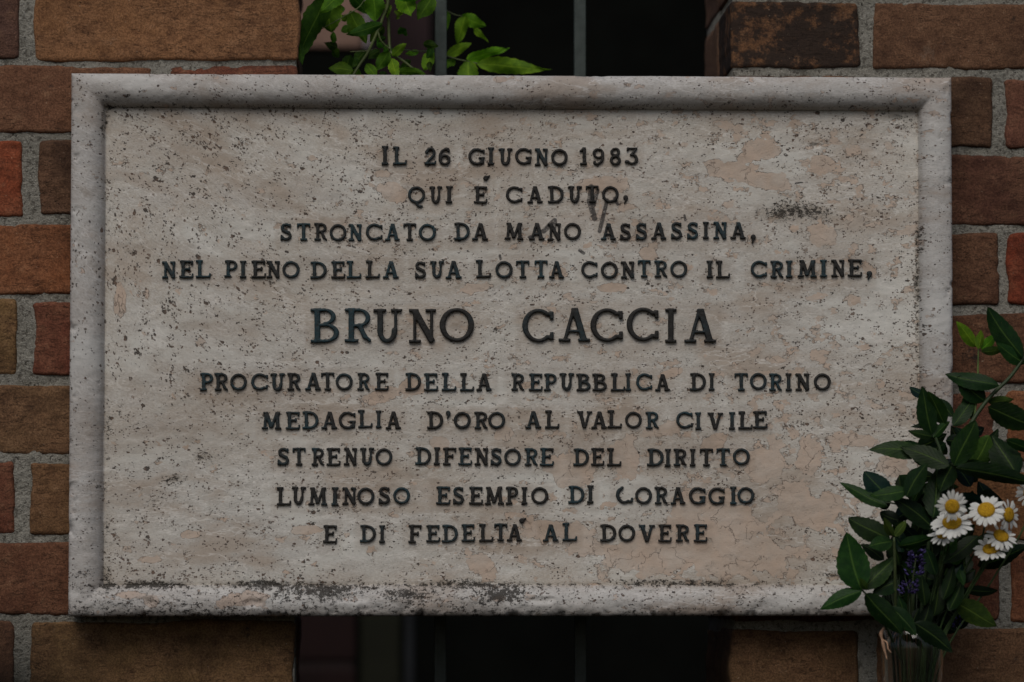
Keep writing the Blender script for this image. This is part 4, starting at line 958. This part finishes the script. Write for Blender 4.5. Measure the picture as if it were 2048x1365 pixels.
DK = [(0.006, 0.017, 0.006), (0.009, 0.026, 0.007), (0.015, 0.044, 0.010), (0.045, 0.085, 0.018), (0.090, 0.21, 0.014), (0.006, 0.021, 0.016)]
BL = [ # branch, base, tip, width, Y, tone, tilt
 (0, 2046, 716, 1974, 615, 42, -.10, 1, .2), (0, 2050, 728, 1996, 690, 28, -.095, 2, .3),
 (0, 1953, 694, 1916, 648, 24, -.09, 4, .3), (0, 1957, 698, 1963, 660, 17, -.092, 4, .5), (0, 1962, 699, 1994, 671, 20, -.088, 4, .2), (0, 1962, 704, 2010, 703, 17, -.09, 3, .6),
 (0, 1998, 771, 1892, 745, 32, -.105, 1, .4), (0, 1970, 803, 1914, 756, 40, -.095, 1, .2), (0, 1976, 805, 2028, 800, 18, -.09, 3, .6), (0, 1976, 814, 2075, 852, 48, -.10, 1, .2),
 (0, 1945, 868, 1970, 857, 20, -.08, 5, .3), (0, 1906, 852, 1954, 789, 30, -.10, 1, -.4), (0, 1942, 838, 1935, 790, 26, -.08, 2, .4),
 (1, 1848, 792, 1817, 773, 18, -.085, 5, .4), (1, 1864, 870, 1841, 775, 38, -.10, 1, .2), (1, 1890, 850, 1854, 785, 32, -.095, 2, -.3), (1, 1906, 834, 1873, 795, 22, -.085, 1, .3),
 (1, 1878, 851, 1822, 849, 13, -.09, 0, .5), (1, 1864, 874, 1819, 860, 17, -.10, 1, .3), (1, 1867, 875, 1899, 842, 17, -.10, 2, .3), (1, 1862, 905, 1893, 884, 26, -.09, 1, .2),
 (0, 1908, 932, 1946, 840, 46, -.115, 1, -.5), (0, 1905, 930, 1878, 985, 36, -.11, 1, .3), (0, 1945, 932, 1982, 876, 46, -.085, 3, .3), (0, 2034, 952, 1988, 866, 56, -.10, 1, .3),
 (0, 2012, 880, 2075, 910, 22, -.10, 1, .4), (0, 1912, 936, 2070, 967, 34, -.12, 0, .5), (0, 1908, 934, 2000, 935, 26, -.11, 2, .6),
 (1, 1852, 905, 1738, 896, 34, -.10, 2, .5), (1, 1898, 933, 1802, 889, 38, -.115, 1, .4),
 (1, 1780, 1002, 1733, 941, 44, -.09, 5, .2), (1, 1817, 982, 1739, 990, 28, -.11, 2, .4), (1, 1812, 994, 1851, 924, 36, -.115, 1, -.3), (1, 1775, 1013, 1676, 969, 24, -.095, 2, .3),
 (1, 1772, 1020, 1764, 988, 26, -.08, 0, .2), (1, 1868, 1058, 1794, 993, 36, -.10, 0, .4), (1, 1866, 1036, 1880, 938, 44, -.105, 1, .2),
 (2, 1780, 1080, 1699, 1033, 42, -.105, 1, .3), (2, 1797, 1042, 1759, 1026, 28, -.09, 0, .2), (2, 1788, 1073, 1768, 1039, 17, -.115, 3, .4), (2, 1790, 1073, 1814, 1040, 16, -.115, 3, .5),
 (2, 1785, 1083, 1738, 1092, 30, -.11, 2, .3), (2, 1796, 1092, 1869, 1080, 24, -.11, 1, .5), (2, 1912, 1078, 1880, 1108, 28, -.105, 2, .3), (2, 1957, 1072, 1886, 1126, 32, -.10, 1, .4),
 (2, 1723, 1181, 1687, 1066, 62, -.12, 2, .15), (2, 1727, 1180, 1789, 1107, 36, -.11, 2, -.3), (2, 1768, 1120, 1721, 1086, 24, -.09, 1, .2), (2, 1724, 1182, 1638, 1214, 32, -.12, 2, .2),
 (2, 1731, 1187, 1801, 1272, 40, -.125, 1, .3), (2, 1784, 1214, 1832, 1272, 30, -.12, 1, .3), (2, 1829, 1246, 1908, 1302, 38, -.125, 0, .3), (0, 1912, 1206, 1997, 1252, 44, -.09, 3, .3),
 (0, 1928, 1180, 1997, 1183, 20, -.09, 0, .3), (2, 1797, 1162, 1744, 1186, 34, -.10, 1, .3), (0, 1955, 1132, 2065, 1100, 36, -.09, 0, .4), (0, 1918, 1140, 1926, 1170, 16, -.11, 2, .3),
 (2, 1735, 1180, 1722, 1160, 14, -.118, 3, .3), (2, 1870, 1160, 1826, 1150, 30, -.09, 0, .3)]
br = random.Random(21)
roots = [empty("leafy_branch", at(1850, 1330, -.095), "tallest evergreen sprig in the vase, leaning right with a pale young tip", "branch", "evergreen sprigs in the vase"),
         empty("leafy_branch", at(1835, 1330, -.095), "middle dark evergreen sprig overlapping the right border of the plaque above the daisies", "branch", "evergreen sprigs in the vase"),
         empty("leafy_branch", at(1815, 1330, -.095), "low evergreen sprig reaching left across the bottom border of the plaque", "branch", "evergreen sprigs in the vase")]
for i, (k, bx, by, tx, ty, w, Y, tn, tl) in enumerate(BL):
    c = [v * br.uniform(0.85, 1.15) for v in DK[tn]]
    Y -= 0.022
    leaf(roots[k], at(bx, by, Y), at(tx, ty, Y + br.uniform(-.016, .012)), w * S * 1.05, M['dark_leaf'], c, 500 + i, curl=br.uniform(.0, .22), fold=br.uniform(.1, .4), wave=.03, serr=.07, shape=br.choice(['norm', 'norm', 'oval']), tilt=tl * 0.8)
for i in range(120):   # inner leaves, the shade of the bunch painted in as darker greens
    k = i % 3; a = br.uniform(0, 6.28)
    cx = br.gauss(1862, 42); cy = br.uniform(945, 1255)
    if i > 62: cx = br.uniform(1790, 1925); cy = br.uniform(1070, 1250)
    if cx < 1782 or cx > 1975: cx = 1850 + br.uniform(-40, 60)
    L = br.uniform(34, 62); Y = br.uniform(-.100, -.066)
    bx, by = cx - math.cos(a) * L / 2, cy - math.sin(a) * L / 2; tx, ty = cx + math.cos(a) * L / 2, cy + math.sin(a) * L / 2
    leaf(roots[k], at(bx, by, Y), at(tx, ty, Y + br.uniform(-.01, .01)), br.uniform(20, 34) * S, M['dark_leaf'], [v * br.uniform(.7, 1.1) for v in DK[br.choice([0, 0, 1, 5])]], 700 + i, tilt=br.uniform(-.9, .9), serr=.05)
def bstem(root, pts, r, col=(0.028, 0.05, 0.018), name="stem"):
    P = [p - root.location for p in spline([at(x, y, Y) for x, y, Y in pts], 6)]
    m = len(P); tube(name, P, [r * S * (1 - 0.45 * i / m) for i in range(m)], M['stem'], root, 8, (*col, 1))
bstem(roots[0], [(1838, 1560, -.095), (1850, 1330, -.095), (1880, 1150, -.10), (1900, 1000, -.115), (1908, 930, -.125), (1935, 860, -.12), (1975, 800, -.118), (2020, 755, -.118), (2050, 712, -.118)], 6.0)
bstem(roots[0], [(1948, 838, -.115), (1955, 780, -.112), (1956, 735, -.112), (1957, 696, -.112)], 2.2, (0.08, 0.13, 0.03))
bstem(roots[1], [(1822, 1560, -.095), (1835, 1330, -.10), (1850, 1150, -.11), (1866, 1040, -.12), (1888, 950, -.125), (1880, 900, -.12), (1864, 860, -.12)], 4.6)
bstem(roots[1], [(1866, 1045, -.12), (1830, 1020, -.118), (1790, 1008, -.118), (1770, 1005, -.115)], 2.4)
bstem(roots[2], [(1806, 1560, -.095), (1806, 1330, -.10), (1792, 1230, -.115), (1790, 1130, -.13), (1788, 1075, -.135)], 4.0, (0.06, 0.085, 0.03))
bstem(roots[2], [(1806, 1330, -.10), (1775, 1260, -.12), (1745, 1205, -.135), (1724, 1180, -.14)], 3.0, (0.03, 0.05, 0.02))

for i in range(34):
    cx = br.uniform(1815, 1985); cy = br.uniform(870, 1070); a = br.uniform(-.5, 3.0); L = br.uniform(40, 70); Y = br.uniform(-.088, -.068)
    leaf(roots[i % 2], at(cx - math.cos(a) * L / 2, cy + math.sin(a) * L / 2, Y), at(cx + math.cos(a) * L / 2, cy - math.sin(a) * L / 2, Y), br.uniform(24, 36) * S, M['dark_leaf'], [v * br.uniform(.6, 1.0) for v in DK[br.choice([0, 1, 1, 5])]], 1000 + i, tilt=br.uniform(-.6, .6), serr=.05)
for i in range(46):    # deep leaves behind the lavender and the stems, shade painted into their colour
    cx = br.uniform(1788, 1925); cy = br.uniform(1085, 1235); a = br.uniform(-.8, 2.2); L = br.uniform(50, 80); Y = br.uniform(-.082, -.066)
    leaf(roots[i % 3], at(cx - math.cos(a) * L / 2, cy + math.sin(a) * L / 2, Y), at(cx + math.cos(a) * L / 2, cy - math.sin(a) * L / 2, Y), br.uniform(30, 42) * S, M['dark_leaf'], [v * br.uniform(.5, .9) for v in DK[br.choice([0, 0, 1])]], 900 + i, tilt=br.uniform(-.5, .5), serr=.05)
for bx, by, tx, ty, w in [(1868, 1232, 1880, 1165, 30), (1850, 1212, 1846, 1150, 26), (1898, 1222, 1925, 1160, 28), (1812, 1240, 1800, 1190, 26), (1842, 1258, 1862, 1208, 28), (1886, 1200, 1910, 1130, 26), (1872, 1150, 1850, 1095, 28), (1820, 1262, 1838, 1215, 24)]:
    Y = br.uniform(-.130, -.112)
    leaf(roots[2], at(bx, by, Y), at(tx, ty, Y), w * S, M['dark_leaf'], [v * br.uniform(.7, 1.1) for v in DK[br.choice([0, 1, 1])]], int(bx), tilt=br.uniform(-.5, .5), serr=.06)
for i in range(16):    # crowd of thin stems standing in the vase
    a0 = 1785 + i * 5.6 + br.uniform(-3, 3)
    bstem(roots[i % 3], [(1828 + (a0 - 1828) * .75, 1600, -.095 + br.uniform(-.014, .014)), (a0, 1330, -.095 + br.uniform(-.016, .016)), (a0 + (a0 - 1828) * .5 + br.uniform(-8, 8), 1200, -.10), (a0 + (a0 - 1828) * .8, 1150, -.09)], br.uniform(1.6, 3.0), br.choice([(0.012, 0.026, 0.008), (0.022, 0.038, 0.012), (0.008, 0.017, 0.006)]))
# daisies
def petal_mesh(L, W, seed):
    V = []; UV = []; nl, nw = 6, 4; rs = random.Random(seed); dr = rs.uniform(-.05, .18)
    for i in range(nl + 1):
        t = i / nl; w = (0.45 + 0.55 * math.sin(math.pi * min(1, t * .62 + .05))) * (1 if t < .8 else math.sqrt(max(0.06, 1 - ((t - .8) / .22) ** 2)))
        for j in range(nw + 1):
            a = 2 * j / nw - 1
            tipn = -0.035 * L * (math.cos(a * 6.5)) if i == nl else 0
            V.append((t * L + tipn, a * w * W / 2, -dr * L * t * t - 0.06 * W * abs(a) + 0.02 * L * math.sin(t * 3)))
            UV.append((abs(a), t, 0, 1))
    n = nw + 1; F = [(i * n + j, i * n + j + 1, (i + 1) * n + j + 1, (i + 1) * n + j) for i in range(nl) for j in range(nw)]
    me = mesh_np("petal", V, F); addattr(me, 'leafuv', UV); return me
PM = [petal_mesh(19.5 * S * (1 + .05 * k), 7.4 * S, k) for k in range(5)]
def disc_mesh(r, h):
    V = []; F = []; n = 24; rings = 7
    for i in range(rings):
        t = i / (rings - 1) * math.pi / 2; rr = r * math.cos(t) + 1e-5; z = h * math.sin(t) * (1 - 0.25 * math.exp(-(rr / r / .3) ** 2))
        for k in range(n): V.append((rr * math.cos(6.2832 * k / n), rr * math.sin(6.2832 * k / n), z))
    for i in range(rings - 1):
        for k in range(n): F.append((i * n + k, i * n + (k + 1) % n, (i + 1) * n + (k + 1) % n, (i + 1) * n + k))
    F.append(tuple(range(n - 1, -1, -1))); return mesh_np("flower_centre", V, F)
DM = disc_mesh(15.2 * S, 6 * S)
dr_ = random.Random(8)
def daisy(px_, py_, Y, sc, tiltx, tiltz, stem, label, npet=20, droop=0.0, gaps=()):
    root = empty("daisy", at(px_, py_, Y), label, "daisy", "white daisies in the vase")
    nrm = (CAM - root.location).normalized()
    q = nrm.to_track_quat('Z', 'Y')
    base = Quaternion((1, 0, 0), R(tiltx)); base = Quaternion((0, 0, 1), R(tiltz)) @ base    # tiltx about the screen's right, tiltz turn about Z
    rotm = base.to_matrix() @ q.to_matrix()
    M0 = rotm.to_4x4() @ Matrix.Scale(sc * 0.95, 4)
    o = obj("flower_centre", DM, M['disc'], root); o.matrix_local = M0 @ Matrix.Translation((0, 0, .0006))
    for k in range(npet):
        if k in gaps: continue
        a = 2 * math.pi * k / npet + dr_.uniform(-.07, .07)
        m = Matrix.Rotation(a, 4, 'Z') @ Matrix.Translation((10.5 * S, 0, (k % 2) * .0006)) @ Matrix.Rotation(R(droop + dr_.uniform(-8, 10)), 4, 'Y') @ Matrix.Rotation(R(dr_.uniform(-14, 14)), 4, 'X')
        p = obj("petal", PM[dr_.randrange(5)], M['petal'], root); p.matrix_local = M0 @ m @ Matrix.Diagonal((dr_.uniform(.88, 1.08), dr_.uniform(.85, 1.1), 1, 1))
    P = [Vector(rotm @ Vector((0, 0, -.001)))] + [at(x, y, YY) - root.location for x, y, YY in stem]
    P = spline(P, 5); tube("stem", P, 2.0 * S, M['stem'], root, 7, (0.035, 0.065, 0.020, 1))
daisy(1904.5, 1013, -.175, 1.0, 8, 0, [(1893, 1080, -.135), (1870, 1180, -.115), (1850, 1330, -.10), (1845, 1560, -.095)], "round white daisy facing the viewer, topmost of the left pair")
daisy(1904, 1046, -.158, 1.32, -42, 0, [(1893, 1110, -.125), (1868, 1200, -.11), (1846, 1330, -.10), (1838, 1560, -.095)], "large white daisy tilted upward just below the round front-facing one", 24)
daisy(1972.5, 1021, -.160, 1.20, -34, 0, [(1962, 1080, -.13), (1910, 1180, -.115), (1862, 1330, -.10), (1848, 1560, -.095)], "white daisy tilted upward in the middle of the row with its whole yellow centre showing", 22, gaps=(7,))
daisy(2016.5, 1030, -.150, 1.02, 0, 48, [(2000, 1080, -.125), (1940, 1180, -.11), (1870, 1330, -.10), (1850, 1560, -.09)], "white daisy turned to the right beside the tilted middle daisy", 16)
daisy(2002, 1073, -.148, 1.08, -40, 25, [(1985, 1110, -.125), (1930, 1200, -.11), (1866, 1330, -.10), (1854, 1560, -.09)], "white daisy with long drooping petals on its lower right side", 17, droop=8, gaps=(5, 6))
daisy(1982.5, 1099, -.142, 1.18, -52, -6, [(1966, 1130, -.12), (1920, 1210, -.11), (1862, 1330, -.10), (1850, 1560, -.10)], "lowest white daisy with a darker yellow centre behind a thin stem", 20)
daisy(1888, 1070, -.150, 1.0, -50, -12, [(1882, 1110, -.12), (1862, 1200, -.11), (1842, 1330, -.10), (1834, 1560, -.10)], "white daisy half hidden under the large tilted daisy", 16)
daisy(2060, 985, -.13, 1.0, 10, 20, [(2050, 1050, -.12), (1985, 1160, -.11), (1880, 1330, -.10), (1856, 1560, -.09)], "white daisy cut by the right edge of the picture", 18)

# lavender
def lavender(px_, top, bot, Y, w, label, stem, n=70, seed=1):
    root = empty("lavender", at(px_, bot, Y), label, "lavender", "lavender stems in the vase"); rs = random.Random(seed)
    V = []; F = []; V2 = []; F2 = []
    for i in range(n):
        t = rs.random(); a = rs.uniform(0, 6.28); whorl = 0.55 + 0.45 * abs(math.sin(t * 9)); r = w * S / 2 * whorl * (1 - .35 * t)
        p = at(px_ + (t - .5) * 8, bot + (top - bot) * t, Y) + Vector((math.cos(a) * r, math.sin(a) * r, 0))
        d = Vector((math.cos(a), math.sin(a), rs.uniform(.2, 1.1))).normalized(); L = rs.uniform(5, 9) * S; rr = rs.uniform(1.4, 2.6) * S
        TV, TF = tube_data([p - root.location, p + d * L * .5 - root.location, p + d * L - root.location], [rr * .6, rr, rr * .35], 5)
        tv, tf = (V, F) if i % 4 else (V2, F2); k = len(tv); tv += TV; tf += [tuple(x + k for x in f) for f in TF]
    obj("flower_spike", mesh_np("flower_spike", V, F), M['purple'], root, color=(0.022, 0.015, 0.060, 1))
    obj("open_florets", mesh_np("open_florets", V2, F2), M['purple'], root, color=(0.07, 0.055, 0.19, 1))
    P = [p - root.location for p in spline([at(x, y, YY) for x, y, YY in stem], 5)]; tube("stem", P, 1.6 * S, M['stem'], root, 6, (0.05, 0.07, 0.03, 1))
lavender(1831, 1102, 1152, -.150, 34, "dark purple lavender spike in the middle of the vase bunch", [(1833, 1110, -.15), (1826, 1160, -.148), (1822, 1230, -.13), (1824, 1330, -.11), (1826, 1560, -.09)], 90, 1)
lavender(1818, 1162, 1188, -.148, 34, "lower tuft of purple lavender florets just above the vase", [(1820, 1165, -.148), (1816, 1220, -.13), (1818, 1330, -.11), (1820, 1560, -.09)], 50, 2)
lavender(1917, 1228, 1256, -.10, 18, "small purple lavender tip hanging right of the vase against the wall", [(1914, 1232, -.10), (1890, 1222, -.10), (1868, 1260, -.10), (1850, 1400, -.09)], 30, 3)
# dry curled fibre hanging over the vase rim
tw = empty("dry_tendril", at(1766, 1262, -.13), "pale dry curled plant fibre hanging over the left rim of the vase", "dry tendril")
P = [p - tw.location for p in spline([at(x, y, Y) for x, y, Y in [(1768, 1256, -.13), (1762, 1268, -.13), (1765, 1282, -.13), (1768, 1296, -.13), (1774, 1320, -.13)]], 6)]
tube("strand", P, [S * r for r in np.interp(range(len(P)), [0, 6, 10, 16, len(P) - 1], [2.2, 4.2, 2.4, 4.0, 1.0])], M['twine'], tw, 7)
P = [p - tw.location for p in spline([at(x, y, Y) for x, y, Y in [(1766, 1280, -.13), (1774, 1286, -.135), (1776, 1298, -.135), (1782, 1306, -.133)]], 6)]
tube("strand", P, [S * 1.5] * len(P), M['twine'], tw, 6)

# ------------------------------------------------------------------ rounded stand-in added for an unidentified dark object near the lens, out of focus
fp = at(5, 1462, -2.75)
dark_shape = empty("foreground_shape", fp, "dark rounded shape far out of focus in the bottom left foreground", "unidentified shape")
prof = [(0.0001, .030), (.010, .029), (.019, .024), (.026, .015), (.029, .004), (.027, -.006), (.018, -.014), (.014, -.02), (.015, -.03), (.015, -.16), (.0001, -.161)]
lathe("dark_shape", [(r, z) for r, z in [(a * .55, b * .55) for a, b in prof[::-1]]], M['room'], dark_shape, 32)
